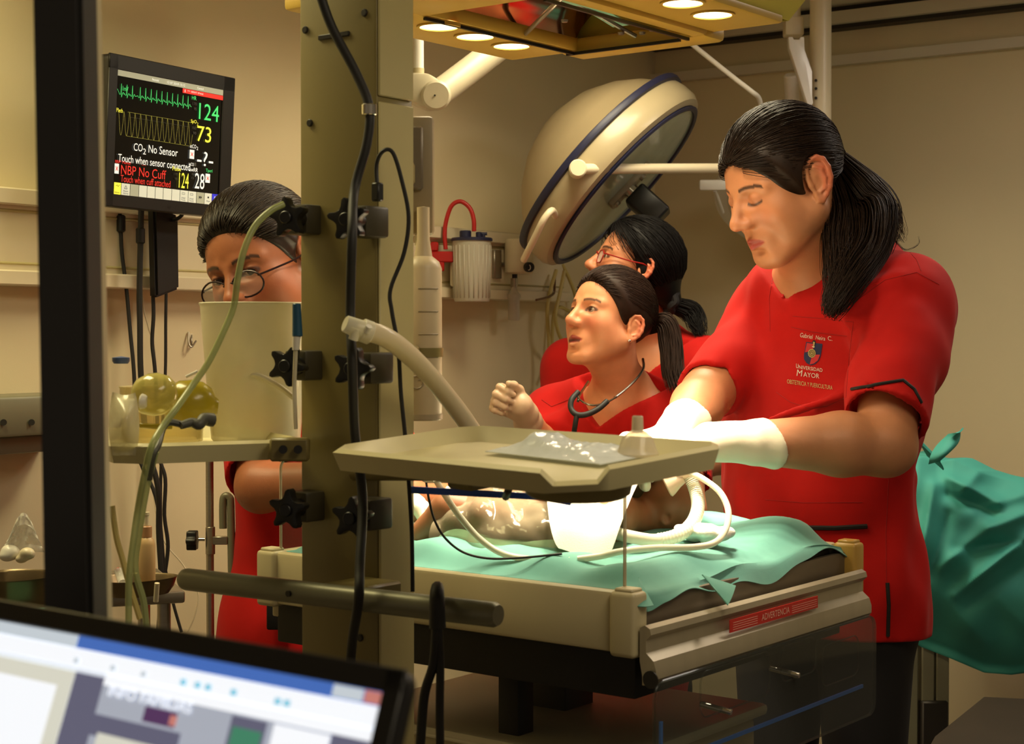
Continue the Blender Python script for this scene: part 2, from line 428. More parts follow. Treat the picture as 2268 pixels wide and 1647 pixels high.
# ================================================================== infant warmer: bed, column, heater head
UH = V(-.7934, .6088, 0); VH = V(.6088, .7934, 0); ZV = V(0, 0, 1); AXB = (UH, VH, ZV)
HU, HV = .36, .325
P1 = W(1415, 1310, 2.2); BZ = P1.z; P1.z = 0
BC = P1+UH*HU+VH*HV
def B(u, v, z): return BC+UH*u+VH*v+ZV*z
wm = thing('infant_warmer', 'beige infant radiant warmer with tall column, open bed and yellow heater hood', 'infant warmer', B(-.1, -.1, 0))
def bbox(name, u0, u1, v0, v1, z0, z1, m, par=None, bev=.003):
    return MB().box(B((u0+u1)/2, (v0+v1)/2, (z0+z1)/2), (abs(u1-u0), abs(v1-v0), abs(z1-z0)), AXB, bev, 2).build(name, m, par or wm)
m_deck = mat('deck_dark', (24, 21, 19), .6, var=.1)
m_anod = mat('anodised_rail', (176, 166, 142), .38, metal=.45, var=.05, stretch=(6, 1, 1))
m_brown = mat('brown_metal', (112, 100, 84), .42, metal=.3, var=.06)
m_bar = mat('grey_green_bar', (128, 126, 104), .4, metal=.3, var=.05)
bbox('deck', -.345, .35, -.31, .315, .80, .872, m_deck)
bbox('mattress_pad', -.335, .335, -.305, .305, .872, .945, m_brown, bev=.012)
bbox('end_panel', -.33, .335, -.335, -.312, .866, BZ-.002, m_beige, bev=.006)
bbox('end_panel', -.33, .335, .312, .335, .866, BZ-.002, m_beige, bev=.006)
bbox('side_panel', .342, .362, -.31, .31, .84, BZ-.004, m_beige)
bbox('side_panel', -.352, -.342, -.305, .318, .86, .937, m_brown)
for u, v, m in ((-.343, -.325, m_beige), (.345, -.325, m_beige), (-.35, .335, m_gold), (.345, .325, m_beige)):
    b = MB().box(B(u, v, (BZ+.862)/2), (.042, .036, BZ-.862), AXB, .007, 3)
    b.box(B(u, v, BZ+.001), (.03, .026, .006), AXB, .002, 1)
    b.build('corner_block', m, wm)
# drop side: one extruded rail with a bead, a groove and a hooked lower lip
prof = [(0, .905), (-.008, .909), (-.016, .905), (-.018, .897), (-.010, .889), (-.010, .872), (-.022, .862), (-.026, .850), (-.026, .838), (-.018, .828), (-.004, .828), (-.004, .84), (0, .86)]
b = MB(); n = len(prof)
vsA = [B(-.368+p[0], -.335, p[1]) for p in prof]+[B(-.368+p[0], .33, p[1]) for p in prof]
b.poly(vsA, [(i, (i+1) % n, n+(i+1) % n, n+i) for i in range(n)]+[tuple(range(n)), tuple(range(2*n-1, n-1, -1))])
ds = b.build('drop_side_rail', m_anod, wm, True, 30)
MB().cyl(B(-.388, -.338, .838), B(-.388, -.34, .838), .012).build('rail_end_cap', m_dark, ds)
m_redlab = mat('red_label', (205, 40, 34), .45, var=.03)
m_labtxt = mat('label_lettering', (250, 190, 170), .5)
def bedside(s, z, off=0): return P1+VH*s-UH*(.0185+.0105+off)+ZV*z   # on the groove face of the drop side
lab = MB().box(bedside(.33, .8803, .001), (.0012, .275, .0185), (-UH, VH, ZV)).build('warning_label', m_redlab, wm, False)
vs, fs = text_fit('ADVERTENCIA', .285, .8757, .372, .8855)
MB().poly([bedside(x, y, .0024) for x, y in vs], fs).build('lettering', m_labtxt, lab, False)
b = MB()
for k in range(4):
    z = .8745+.0033*k
    b.box(bedside(.237, z, .002), (.0004, .072, .0006), (-UH, VH, ZV)); b.box(bedside(.422, z, .002), (.0004, .082, .0006), (-UH, VH, ZV))
tag(b.build('small_print', m_labtxt, lab, False), kind='stuff')
# folded-down clear side panel with blue tape
def sp(s, z, off=0): return P1+VH*s-UH*(.034+off)+ZV*z
ap = MB().extrude([(x+.325, y+.751) for x, y in rrect(.68, .165, .022)], P1-UH*.036, VH, ZV, -UH, .005).build('clear_side_panel', m_clear, wm, False)
b = MB(); O = rrect(.68, .165, .022); O = [sp(x+.325, y+.751) for x, y in O]; b.tube(O+[O[0]], .0021, 6, smooth=False); b.build('panel_edge', m_clear, ap)
m_tape = mat('blue_tape', (70, 120, 205), .4, var=.1)
b = MB(); b.box(sp(.31, .7215, .001), (.003, .62, .0055), (-UH, VH, ZV)); b.box(sp(.001, .75, .001), (.003, .0055, .06), (-UH, VH, ZV)); b.build('blue_tape', m_tape, ap, False)
for s0, s1, z0, z1 in ((.10, .30, .765, .83), (.335, .45, .775, .83), (.47, .60, .745, .81)):
    q = [sp(x+(s0+s1)/2, y+(z0+z1)/2, .003) for x, y in rrect(s1-s0, z1-z0, .018)]
    MB().tube(q+[q[0]], .0012, 6, smooth=False).build('panel_slot_rim', m_clear, ap)
for s, z in ((.155, .772), (.36, .79)):
    MB().cyl(sp(s, z, -.03), sp(s+.01, z-.008, .016), .0045, bev=.001).build('hook_pin', m_chrome, wm)
# upright clear panel at the near end, held by the corner blocks
OUT = rrect(.665, .235, .02)
ae = MB().extrude([(x, y+.985) for x, y in OUT], B(.0, -.318, 0), UH, ZV, VH, .004).build('clear_end_panel', m_clear, wm, False)
q = [B(x, -.318, y+.985) for x, y in OUT]
m_edge = mat('acrylic_edge', (206, 190, 160), .25, glass=.35)
MB().tube(q+[q[0]], .0024, 6, smooth=False).build('panel_edge', m_edge, ae)
# base: pedestal, drawer unit
bbox('pedestal', -.06, -.02, -.2, -.16, .12, .80, m_deck)
bbox('pedestal', -.02, .05, -.02, .06, .10, .80, m_dark)
bbox('storage_box', -.24, .28, -.22, .22, .30, .665, m_beige, bev=.012)
bbox('storage_lid', -.255, .295, -.235, .235, .665, .685, m_beige_l, bev=.008)
bbox('base', -.28, .3, -.5, .25, .05, .12, m_dark)
for u, v in ((-.24, -.44), (.26, -.44), (-.24, .2), (.26, .2)):
    MB().lathe(B(u, v-.016, .035), VH, [(0, 0), (.03, 0), (.035, .006), (.035, .026), (.03, .032), (0, .032)], 20).build('caster', m_rubber, wm)
# ------------------------------------------------------------------ column
CD = 2.12; CQ = V((835-CX)/FPX*CD, CD, 0); CW1, CW2 = .0661*CD, .034*CD
def CP(a, b, z): "column coordinates: a along face from front corner, b into depth"; return CQ+UH*a+VH*b+ZV*z
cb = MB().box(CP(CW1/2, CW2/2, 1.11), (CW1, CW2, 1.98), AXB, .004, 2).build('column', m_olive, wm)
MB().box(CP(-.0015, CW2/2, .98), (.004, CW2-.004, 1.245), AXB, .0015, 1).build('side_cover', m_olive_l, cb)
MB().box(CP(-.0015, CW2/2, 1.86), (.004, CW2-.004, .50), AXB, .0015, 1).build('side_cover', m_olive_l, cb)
for a, py in ((.128, 45), (.02, 28), (.12, 258), (.03, 1420)):
    MB().cyl(CP(a, .001, 1.3+CD*((CY-py)/FPX-.0232)), CP(a, -.003, 1.3+CD*((CY-py)/FPX-.0232)), .005, bev=.001).build('screw', m_dark, cb)
MB().box(CP(.075, -.001, W(745, 68, CD).z), (.056, .004, .0065), AXB, .001, 1).build('cable_slot', m_black, cb)
bbox('column_foot', -.1, .14, -.62, -.40, .06, .16, m_beige)
# horizontal accessory bar
ra, rb = W(402, 1281, 2.19), W(1104, 1362, 1.9)
ax = (rb-ra).normalized()
b = MB().lathe(ra, ax, [(0, 0), (.010, .001), (.014, .006), (.015, .012), (.015, (rb-ra).length-.006), (.012, (rb-ra).length), (0, (rb-ra).length)], 24)
bar = b.build('accessory_bar', m_bar, wm)
MB().box((ra+rb)/2*1.0+VH*.05, (.07, .10, .02), AXB, .003, 1).build('bar_bracket', m_olive, wm)
for t in (.4, .62): MB().cyl(ra+ax*((rb-ra).length*t)-VH*.0145, ra+ax*((rb-ra).length*t)-VH*.018, .004).build('bar_screw', m_dark, bar)
# star knob clamps
def star_knob(c, axis, r, rot=0, parent=wm):
    axis = axis.normalized(); e = axis.cross(ZV).normalized(); f = e.cross(axis)
    pts = []
    for k in range(40):
        t = 2*math.pi*k/40+rot; rr = r*(.66+.34*math.cos(5*(t-rot))**1) if math.cos(5*(t-rot)) > 0 else r*(.66+.10*math.cos(5*(t-rot)))
        pts.append((rr*math.cos(t), rr*math.sin(t)))
    b = MB().extrude(pts, c, e, f, axis, .016, .002)
    b.cyl(c, c-axis*.03, r*.42); b.cyl(c+axis*.006, c+axis*.012, r*.3, bev=.001)
    return b.build('clamp_knob', m_black, parent)
m_clamp = mat('clamp_grey', (58, 52, 34), .45, var=.05)
for px, py, d, rot in ((772, 486, 2.045, .2), (783, 816, 2.045, .6), (781, 1146, 2.045, .4), (640, 482, 2.135, .2), (638, 810, 2.135, .75), (640, 1128, 2.135, .4)):
    c = W(px, py, d); star_knob(c, V(-.35, -.93, 0), .028, rot)
    MB().box(c+V(.018, .050, 0), (.040, .045, .040), AXB, .004, 2).build('clamp_block', m_clamp, wm)
# ------------------------------------------------------------------ heater head
HZU = 1.80
m_yel = mat('heater_hood_yellow', (196, 160, 66), .42, var=.05, vs_=6)
m_yel2 = mat('heater_hood_side', (190, 176, 72), .42, var=.05, vs_=6)
m_lamp = mat('halogen_lens', (255, 226, 168), .3, emit=9.0, var=.12, vs_=60)
hh = bpy.data.objects.new('heater_head', None); COL.objects.link(hh); hh.location = B(0, -.05, HZU); hh.parent = wm; hh.matrix_parent_inverse = parent_world(wm).inverted()
def hpart(name, mb, m, smooth=True): return mb.build(name, m, hh, smooth)
# underside frame: two lamp strips and the reflector surround (a ring around the opening)
b = MB(); A0, A1, W0, W1_ = -.115, .125, -.20, .205
b.box(B(.190, -.09, HZU+.012), (.14, .58, .024), AXB, .006, 2)
hpart('lamp_strip', b, m_yel)
b = MB(); b.box(B(-.20, -.05, HZU+.022), (.15, .58, .02), AXB, .006, 2); hpart('lamp_strip', b, m_yel)
b = MB()
b.box(B((A0+A1)/2, .24, HZU+.014), (A1-A0+.06, .07, .028), AXB, .008, 2); b.box(B((A0+A1)/2, -.28, HZU+.016), (A1-A0+.06, .16, .028), AXB, .008, 2)
b.box(B(A0-.015, -.02, HZU+.016), (.03, .5, .026), AXB, .006, 2); b.box(B(A1+.004, -.02, HZU+.016), (.024, .5, .026), AXB, .006, 2)
hpart('reflector_surround', b, m_yel)
b = MB(); b.box(B(.02, W1_-.002, HZU-.001), (A1-A0-.004, .006, .005), AXB); b.box(B(A1-.002, 0, HZU-.001), (.005, .41, .005), AXB); b.box(B(A0+.002, 0, HZU-.001), (.005, .41, .005), AXB)
hpart('black_gasket', b, m_black, False)
m_refl = mat('polished_reflector', (170, 140, 120), .12, metal=1, var=.12, vs_=30)
b = MB().sheet(lambda u, v: B(A0+(A1-A0)*u, -.2+.405*v, HZU+.02+.075*math.sin(math.pi*u)**.7), 16, 4, .002); hpart('reflector', b, m_refl)
m_mint = mat('mint_filter', (150, 205, 180), .3, var=.1)
b = MB()
b.sheet(lambda u, v: B(-.005+.035*u, -.12+.31*v, HZU+.035+.02*math.sin(math.pi*v)), 2, 10, .002); hpart('mint_filter', b, m_mint)
b = MB().tube([B(A0, -.16, HZU+.012), B(A1, .06, HZU+.012)], .004, 8, smooth=False); hpart('guard_bar', b, m_steel)
b = MB().tube([B(-.01, .2, HZU+.015), B(.03, .05, HZU+.06), B(.035, -.1, HZU+.06)], .004, 8); hpart('guard_bar', b, m_steel)
for u, v in ((-.03, .19), (-.06, .175), (.0, .17), (.012, .02), (-.09, .18)):
    hpart('rivet', MB().lathe(B(u, v, HZU+.018), (0, 0, -1), [(0, 0), (.006, 0), (.005, .004), (0, .005)], 12), m_steel)
# housing: body, flared right wall, rounded top
b = MB(); base = [(-.272, -.38), (-.272, .262), (.265, .225), (.265, -.38)]; topo = [(-.335, -.40), (-.335, .30), (.235, .20), (.235, -.40)]
vs = [B(u, v, HZU+.02) for u, v in base]+[B(u, v, HZU+.11) for u, v in topo]
b.poly(vs, [(i, (i+1) % 4, 4+(i+1) % 4, 4+i) for i in range(4)]+[(4, 5, 6, 7)]); hpart('housing', b, m_yel2, False)
def lamp(u, v, z):
    rim = hpart('lamp_bezel', MB().lathe(B(u, v, z), (0, 0, -1), [(.036, -.003), (.036, .003), (.031, .003), (.031, -.003)], 28), m_yel)
    ln = MB().lathe(B(u, v, z+.002), (0, 0, -1), [(0, .003), (.031, .003), (.031, -.001), (0, -.001)], 28).build('lens', m_lamp, rim)
    l = bpy.data.lights.new('halogen_beam', 'SPOT'); l.energy = 37; l.color = (1, .84, .62); l.spot_size = math.radians(58); l.spot_blend = .75; l.shadow_soft_size = .03
    o = bpy.data.objects.new('halogen_beam', l); COL.objects.link(o); o.location = B(u, v, z-.012)
    tgt = B(.04+u*.2, v*.3+.05, .96); o.rotation_euler = (tgt-o.location).to_track_quat('-Z', 'Y').to_euler()
    l2 = bpy.data.lights.new('halogen_spill', 'SPOT'); l2.energy = 2.2; l2.color = (1, .82, .56); l2.spot_size = math.radians(158); l2.spot_blend = .6; l2.shadow_soft_size = .03
    o2 = bpy.data.objects.new('halogen_spill', l2); COL.objects.link(o2); o2.location = B(u, v, z-.014)
for u, v in ((.150, -.138), (.157, -.035), (.163, .073)): lamp(u, v, HZU)
for u, v in ((-.235, -.115), (-.232, -.007), (-.222, .10)): lamp(u, v, HZU+.012)
MB().box(B(-.03, -.46, 1.96), (.16, .4, .10), AXB, .02, 3).build('heater_arm', m_beige, wm)
# ------------------------------------------------------------------ cables on the column
cab = thing('column_cable', 'thick black cable running down the warmer column with a silver coupling', 'cable', W(785, 1430, 2.06))
MB().tube(pxs([(703, -30, 2.07), (735, 60, 2.07), (790, 165, 2.06), (818, 240, 2.05), (812, 320, 2.05), (785, 420, 2.05), (780, 520, 2.0), (776, 690, 2.02), (780, 800, 2.0), (786, 960, 2.02), (803, 1100, 2.03), (797, 1250, 1.985), (794, 1330, 1.965), (778, 1445, 2.03), (772, 1640, 2.06)]), .0062, 10).build('cord', m_rubber, cab)
c = W(818, 243, 2.05); MB().cyl(c-V(0, 0, .007), c+V(0, 0, .007), .0098, bev=.001).build('coupling', m_chrome, cab)
cab2 = thing('sensor_cable', 'thin black sensor cable looping over the pale side of the column', 'cable', W(895, 960, 2.06))
MB().tube(pxs([(836, 420, 2.09), (834, 365, 2.09), (848, 335, 2.08), (870, 338, 2.08), (890, 400, 2.08), (905, 480, 2.08), (895, 560, 2.08), (865, 640, 2.08), (868, 690, 2.08), (882, 770, 2.08), (888, 870, 2.08), (897, 960, 2.08), (905, 1060, 2.08), (912, 1180, 2.09), (914, 1310, 2.08)]), .0028, 8).build('cord', m_rubber, cab2)
c = W(836, 425, 2.085); MB().box(c, (.013, .012, .024), AXB, .002, 1).build('plug', m_black, cab2)
hang = thing('hanging_cable', 'black cable hooked over the bar by a strain relief, bending to the left below', 'cable', W(955, 1640, 1.92))
MB().tube(pxs([(967, 1325, 1.9), (966, 1400, 1.89), (960, 1470, 1.9), (940, 1540, 1.92), (930, 1660, 1.93)]), .0058, 10).build('cord', m_rubber, hang)
hang2 = thing('hanging_cable', 'straight black cable hanging from the right end of the horizontal bar', 'cable', W(975, 1640, 1.92))
MB().tube(pxs([(972, 1330, 1.905), (972, 1400, 1.89), (975, 1480, 1.9), (974, 1570, 1.91), (975, 1660, 1.92)]), .005, 10).build('cord', m_rubber, hang2)
MB().tube(pxs([(969, 1390, 1.888), (968, 1318, 1.89), (969, 1300, 1.94), (968, 1320, 1.965)]), .009, 10, rfun=lambda t, i: .010-.004*t).build('strain_relief', m_rubber, hang)
# ================================================================== wall monitor
m_case = mat('monitor_case', (24, 22, 22), .4, var=.05)
m_scr = mat('screen_black', (6, 6, 7), .15, var=.02, spec=.6)
def glow(name, c, e): return mat(name, c, .4, emit=e, var=.0)
g_white = glow('screen_white', (225, 225, 215), .9); g_grey = glow('screen_grey', (165, 165, 140), .55)
g_green = glow('screen_green', (70, 210, 110), .8); g_yel = glow('screen_yellow', (235, 230, 70), .85)
g_red = glow('screen_red', (215, 45, 35), .8); g_dim = glow('screen_dim', (70, 68, 60), .35); g_bar = glow('screen_bar', (200, 200, 180), .7)
g_olive = glow('screen_olive', (170, 165, 70), .55); g_blue = glow('screen_blue', (50, 50, 200), .7); g_blk = mat('screen_ink', (20, 20, 18), .5)
MC = W(376.9, 303.1, 3.3); MR = (Euler((0, 0, .9882)).to_matrix() @ Euler((.0517, 0, 0)).to_matrix() @ Euler((0, .0115, 0)).to_matrix())
MX, MN, MZ = MR@V(1, 0, 0), MR@V(0, 1, 0), MR@V(0, 0, 1)
MW, MH = .2944, .23
mo = thing('patient_monitor', 'black wall monitor showing heart traces and coloured vital numbers', 'monitor', MC-MZ*.16)
def mp(x, y, o=0): "screen point, x 0..1 from left, y 0..1 from top, o = lift towards the viewer"; return MC+MX*((x-.5)*MW)+MZ*((.5-y)*MH)-MN*o
CC = MC+MX*.006-MZ*.004; CWd, CHt = .352, .296
MB().extrude(rrect(CWd, CHt, .012), CC+MN*.024, MX, MZ, MN, .042, .004).build('casing', m_case, mo)
MB().extrude(rrect(CWd*.62, CHt*.62, .02), CC+MN*.058, MX, MZ, MN, .03, .006).build('back_shell', m_case, mo)
b = MB()
for (x0, x1, y0, y1) in ((-.5, .5, .5*MH/CHt+.01, .5), (-.5, .5, -.5, -.5*MH/CHt-.005), (-.5, -.435, -.5, .5), (.40, .5, -.5, .5)):
    b.box(CC+MX*((x0+x1)/2*CWd)+MZ*((y0+y1)/2*CHt)+MN*.0015, ((x1-x0)*CWd, .006, (y1-y0)*CHt), (MX, MN, MZ), .0015, 1)
b.build('bezel', m_case, mo)
scr = MB().box(MC+MN*.003, (MW, .003, MH), (MX, MN, MZ)).build('screen', m_scr, mo, False)
LIFT = [0]
def spoly(name, pts, m):
    LIFT[0] += 1; o = .0004+.00002*LIFT[0]
    return MB().poly([mp(x, y, o) for x, y in pts], [tuple(range(len(pts)))]).build(name, m, scr, False)
def srect(name, x0, y0, x1, y1, m): return spoly(name, [(x0, y0), (x1, y0), (x1, y1), (x0, y1)], m)
def stext(s, x0, y0, x1, y1, m, sh=0):
    LIFT[0] += 1; vs, fs = text_fit(s, x0, -y1, x1, -y0, sh); o = .0006+.00002*LIFT[0]
    return MB().poly([mp(x, -y, o) for x, y in vs], fs).build('screen_text', m, scr, False)
def sline(name, pts, w, m):
    "flat polyline on the screen"
    LIFT[0] += 1; o = .0006+.00002*LIFT[0]; b = MB()
    for p, q in zip(pts, pts[1:]):
        dx, dy = (q[0]-p[0])*MW, (q[1]-p[1])*MH; L = math.hypot(dx, dy) or 1; nx, ny = -dy/L*w/MW, dx/L*w/MH
        b.poly([mp(p[0]+nx, p[1]+ny, o), mp(q[0]+nx, q[1]+ny, o), mp(q[0]-nx, q[1]-ny, o), mp(p[0]-nx, p[1]-ny, o)], [(0, 1, 2, 3)])
    return b.build(name, m, scr, False)
srect('status_bar', 0, 0, 1, .052, g_grey); srect('alarm_bar', .60, .055, 1, .095, g_red)
stext('Neonatal', .31, .018, .37, .038, g_white); stext('12 07 2018 13:12', .45, .018, .62, .038, g_white); stext('Central', .74, .018, .80, .038, g_white)
stext('***  DESAT (Pulse)', .645, .064, .80, .084, g_white); sline('alarm_mark', [(.622, .063), (.622, .088)], .0008, g_white)
# heart trace
pts = []; xs = [.035+.055*0, .085, .135, .205, .255, .305, .355, .405, .455, .505, .555, .605, .655]
x = 0; base = .205
pts.append((.0, .165))
for k, xc in enumerate(xs):
    pts += [(xc-.02, base-.012), (xc-.012, base+.003), (xc-.004, base), (xc, .115 if k < 12 else .115), (xc+.004, base+.025), (xc+.009, base), (xc+.018, base-.02), (xc+.026, base-.002)]
pts.append((.69, base))
sline('heart_trace', pts, .00042, g_green); stext('1mV', .047, .132, .097, .172, g_green)
# pleth trace
pts = []
for k in range(14):
    x0 = .015+.05*k
    for j in range(10):
        t = j/10; y = .345 if j == 0 else .345+.205*(1-math.cos(math.pi*min(1, t*1.7)))/2 if t < .6 else .55-.19*((t-.6)/.4)**2.2
        pts.append((x0+.05*t, y))
sline('oxygen_trace', pts, .00026, g_olive); stext('Pleth', .0, .325, .055, .36, g_yel)
sline('oxygen_limit', [(.10, .345), (.69, .345)], .0002, g_olive); sline('oxygen_limit', [(.10, .55), (.69, .555)], .0002, g_olive); sline('oxygen_limit', [(.12, .385), (.66, .385)], .0002, g_dim)
stext('HR', .69, .105, .735, .14, g_green); stext('124', .765, .155, .965, .30, g_green); stext('170', .70, .16, .74, .185, g_dim); stext('95', .715, .205, .74, .23, g_dim)
stext('SpO', .69, .315, .745, .355, g_yel); stext('2', .75, .335, .762, .36, g_yel); stext('73', .755, .36, .895, .50, g_yel); stext('100', .705, .375, .745, .40, g_dim); stext('90', .715, .42, .745, .445, g_dim)
stext('CO', .165, .60, .245, .665, g_white); stext('2', .25, .635, .277, .685, g_white); stext('No Sensor', .30, .595, .575, .665, g_white)
stext('Touch when sensor connected', .03, .71, .70, .775, g_white)
stext('etCO', .69, .535, .75, .57, g_white); stext('2', .755, .55, .77, .58, g_white)
stext('-?-', .765, .585, .925, .715, g_white)
def nobell(x0, y0, x1, y1):
    srect('alarm_off_icon', x0, y0, x1, y1, g_white)
    cx, cy, w, h = (x0+x1)/2, (y0+y1)/2, (x1-x0)*.3, (y1-y0)*.22
    sline('icon_cross', [(cx-w, cy-h), (cx+w, cy+h)], .0006, g_red); sline('icon_cross', [(cx-w, cy+h), (cx+w, cy-h)], .0006, g_red)
    sline('icon_bell', [(cx-w*.6, cy+h*.6), (cx-w*.3, cy-h*.8), (cx+w*.3, cy-h*.8), (cx+w*.6, cy+h*.6), (cx-w*.6, cy+h*.6)], .0003, g_red)
nobell(.69, .585, .735, .665); nobell(.002, .795, .04, .88); nobell(.855, .78, .90, .86)
stext('imCO2', .685, .70, .735, .728, g_white); srect('icon_block', .74, .695, .757, .725, g_dim)
stext('awRR', .69, .742, .775, .778, g_white); stext('40', .715, .79, .738, .81, g_dim); stext('15', .715, .825, .738, .845, g_dim)
stext('28', .75, .785, .845, .925, g_white); stext('Tperi', .855, .735, .92, .772, g_green)
stext('Pulse', .53, .755, .61, .79, g_yel); stext('124', .595, .80, .69, .935, g_yel); stext('170', .545, .81, .58, .83, g_dim); stext('95', .555, .85, .58, .87, g_dim)
stext('IBP', .004, .765, .055, .79, g_red); stext('Manual', .068, .765, .14, .79, g_red); stext('-:--', .24, .775, .28, .785, g_red)
stext('NBP No Cuff', .057, .80, .47, .88, g_red); stext('Touch when cuff attached', .057, .885, .515, .945, g_red)
# soft keys along the bottom
KY0, KY1 = .955, 1.055
edges = [0, .065, .145, .225, .30, .375, .45, .53, .61, .69, .77, .85, .925, 1.0]
for k in range(13):
    m = g_yel if k == 0 else g_blue if k == 12 else g_grey if k in (2, 10) else g_bar
    srect('soft_key', edges[k]+.002, KY0, edges[k+1]-.002, KY1, m)
sline('key_icon', [(.014, .985), (.03, .975), (.035, .99), (.05, .972)], .0004, g_blk); stext('Silence', .006, 1.028, .05, 1.045, g_blk)
sline('key_icon', [(.092, 1.0), (.105, .972), (.118, 1.0), (.092, 1.0)], .0004, g_blk); stext('Pause', .085, 1.012, .125, 1.026, g_blk); stext('Alarms', .083, 1.032, .128, 1.046, g_blk)
for x in (.64, .72): sline('key_icon', [(x-.012, .975), (x+.015, .975), (x+.015, .99), (x-.012, .99), (x-.012, .975)], .0003, g_dim); stext('Vital', x-.018, 1.015, x+.02, 1.028, g_blk); stext('Trends', x-.02, 1.033, x+.022, 1.046, g_blk)
for x in (.795, .81): spoly('key_icon', [(x, .985), (x+.014, 1.0), (x, 1.015)], g_blk)
stext('Main', .87, 1.02, .905, 1.033, g_blk); spoly('key_icon', [(.88, .985), (.895, .985), (.895, 1.0), (.88, 1.0)], g_blk)
sline('key_icon', [(.95, .98), (.975, .98), (.978, .99), (.975, 1.005), (.95, 1.005), (.947, .99), (.95, .98)], .0005, g_white); stext('Main', .95, 1.02, .975, 1.032, g_white)
sline('maker_mark', [(.50, 1.105), (.52, 1.105), (.53, 1.12), (.50, 1.12)], .0006, m_dark)
MB().cyl(MC+MN*.07, MC+MN*.07-nl*.075, .02).build('wall_arm', m_case, mo)
# black adapter hanging under the monitor
ad = thing('adapter_box', 'flat black adapter box hanging on cables below the monitor', 'adapter', W(360, 655, 3.42))
q = [W(x, y, dd) for x, y, dd in ((333, 458, 3.40), (388, 478, 3.46), (390, 640, 3.46), (338, 660, 3.40))]
nn = (q[1]-q[0]).cross(q[3]-q[0]).normalized()
b = MB(); vs = [p+nn*.012 for p in q]+[p-nn*.012 for p in q]
b.poly(vs, [(0, 1, 2, 3), (7, 6, 5, 4), (0, 4, 5, 1), (1, 5, 6, 2), (2, 6, 7, 3), (3, 7, 4, 0)])
bmesh.ops.bevel(b.b, geom=b.b.edges[:], offset=.005, segments=2, affect='EDGES'); b.build('shell', m_black, ad)
def cable(label, pts, r, m=m_rubber, name='cable', grp=None, parts=()):
    t = thing(name, label, 'cable', pxs([pts[-1]])[0], grp)
    MB().tube(pxs(pts), r, 8).build('cord', m, t)
    for px, y0, y1, d, rr, mm in parts: MB().cyl(W(px, y0, d), W(px, y1, d), rr, bev=.003).build('ferrite_core', mm, t)
    return t
cable('leftmost black cable under the monitor, ferrite core near the top', [(262, 448, 3.40), (266, 480, 3.40), (270, 560, 3.4), (280, 640, 3.4), (289, 740, 3.4), (297, 830, 3.4), (305, 1000, 3.4), (345, 1100, 3.4), (360, 1220, 3.4), (362, 1300, 3.4), (356, 1400, 3.4)], .0042, parts=((268, 476, 514, 3.4, .0095, m_black),))
cable('thick black cable under the monitor with a ferrite core', [(313, 452, 3.36), (312, 500, 3.36), (309, 640, 3.36), (310, 720, 3.36), (312, 830, 3.36), (325, 980, 3.37), (350, 1080, 3.37), (352, 1180, 3.38), (358, 1300, 3.38), (352, 1400, 3.38)], .0062, parts=((311, 504, 540, 3.36, .0095, m_black),))
cable('black cable leaving the lower edge of the adapter box', [(339, 655, 3.44), (340, 700, 3.44), (337, 760, 3.44), (344, 830, 3.44), (352, 1000, 3.45), (366, 1060, 3.45), (364, 1140, 3.45), (372, 1210, 3.45), (362, 1290, 3.45)], .0042)
cable('thin black cable right of the adapter box', [(368, 640, 3.47), (367, 720, 3.47), (366, 830, 3.47), (357, 1010, 3.47), (358, 1200, 3.47), (380, 1320, 3.47), (402, 1400, 3.47)], .0034)
cable('short black cable arching from monitor to adapter box', [(408, 450, 3.42), (404, 474, 3.42), (390, 486, 3.43), (384, 486, 3.44)], .004)
cable('thin white cable hanging below the monitor', [(316, 610, 3.48), (318, 680, 3.48), (330, 730, 3.48), (345, 800, 3.5), (338, 1030, 3.5), (345, 1130, 3.5), (365, 1200, 3.5), (405, 1250, 3.5), (438, 1310, 3.5), (432, 1360, 3.5), (415, 1400, 3.5)], .0016, m_cream)
# small wall hook
wh = thing('wall_hook', 'small brass wall hook behind the frosted cup', 'hook', on_wl(424, 760, .01))
MB().tube([on_wl(418, 735, .004), on_wl(418, 758, .012), on_wl(424, 768, .018), on_wl(434, 755, .012)], .0022, 8).build('hook', m_steel, wh)
MB().tube([on_wl(424, 742, .003), on_wl(424, 764, .01)], .002, 8, smooth=False).build('stem', m_steel, wh)
MB().box(on_wl(423, 748, .002), (.012, .003, .02), (wl, nl, ZV), .001, 1).build('plate', m_cream, wh)
# ================================================================== suction canister and vacuum regulator on the wall rail
def D_wl(px): return (on_wl(px, 600)-CAM).dot(FW)
dj = D_wl(960)-.06; k = dj/FPX
m_jar = mat('ribbed_jar', (206, 200, 182), .25, glass=.28, var=.05)
sc = thing('suction_canister', 'ribbed suction jar with navy lid and red hose on the wall rail', 'canister', W(1045, 670, dj))
b = MB(); o = W(1045, 668, dj); H = 136*k; prof = [(0, 0), (37*k, 0), (39.5*k, 3*k), (41*k, 60*k), (43*k, H-3*k), (43*k, H), (40*k, H), (38*k, 4*k), (0, 4*k)]
b.lathe(o, ZV, prof, 48); jar = b.build('jar', m_jar, sc)
for i in range(12):
    a = math.pi*(i+.5)/12+math.pi
    MB().tube([o+V(math.cos(a)*40.2*k, math.sin(a)*40.2*k, 8*k), o+V(math.cos(a)*42.8*k, math.sin(a)*42.8*k, H-12*k)], .0016, 6, smooth=False).build('rib', m_jar, jar)
lid = MB().lathe(o+ZV*(H-2*k), ZV, [(0, 0), (46*k, 0), (46*k, 5*k), (44*k, 7*k), (0, 7*k)], 36).build('lid', m_navy, sc)
for dx, w, h in ((-14, 13, 17), (16, 7, 14), (26, 4, 11)):
    MB().cyl(o+V(dx*k, -.005, H+4*k), o+V(dx*k, -.005, H+(4+h)*k), w*k, bev=.002).build('lid_port', m_navy, lid)
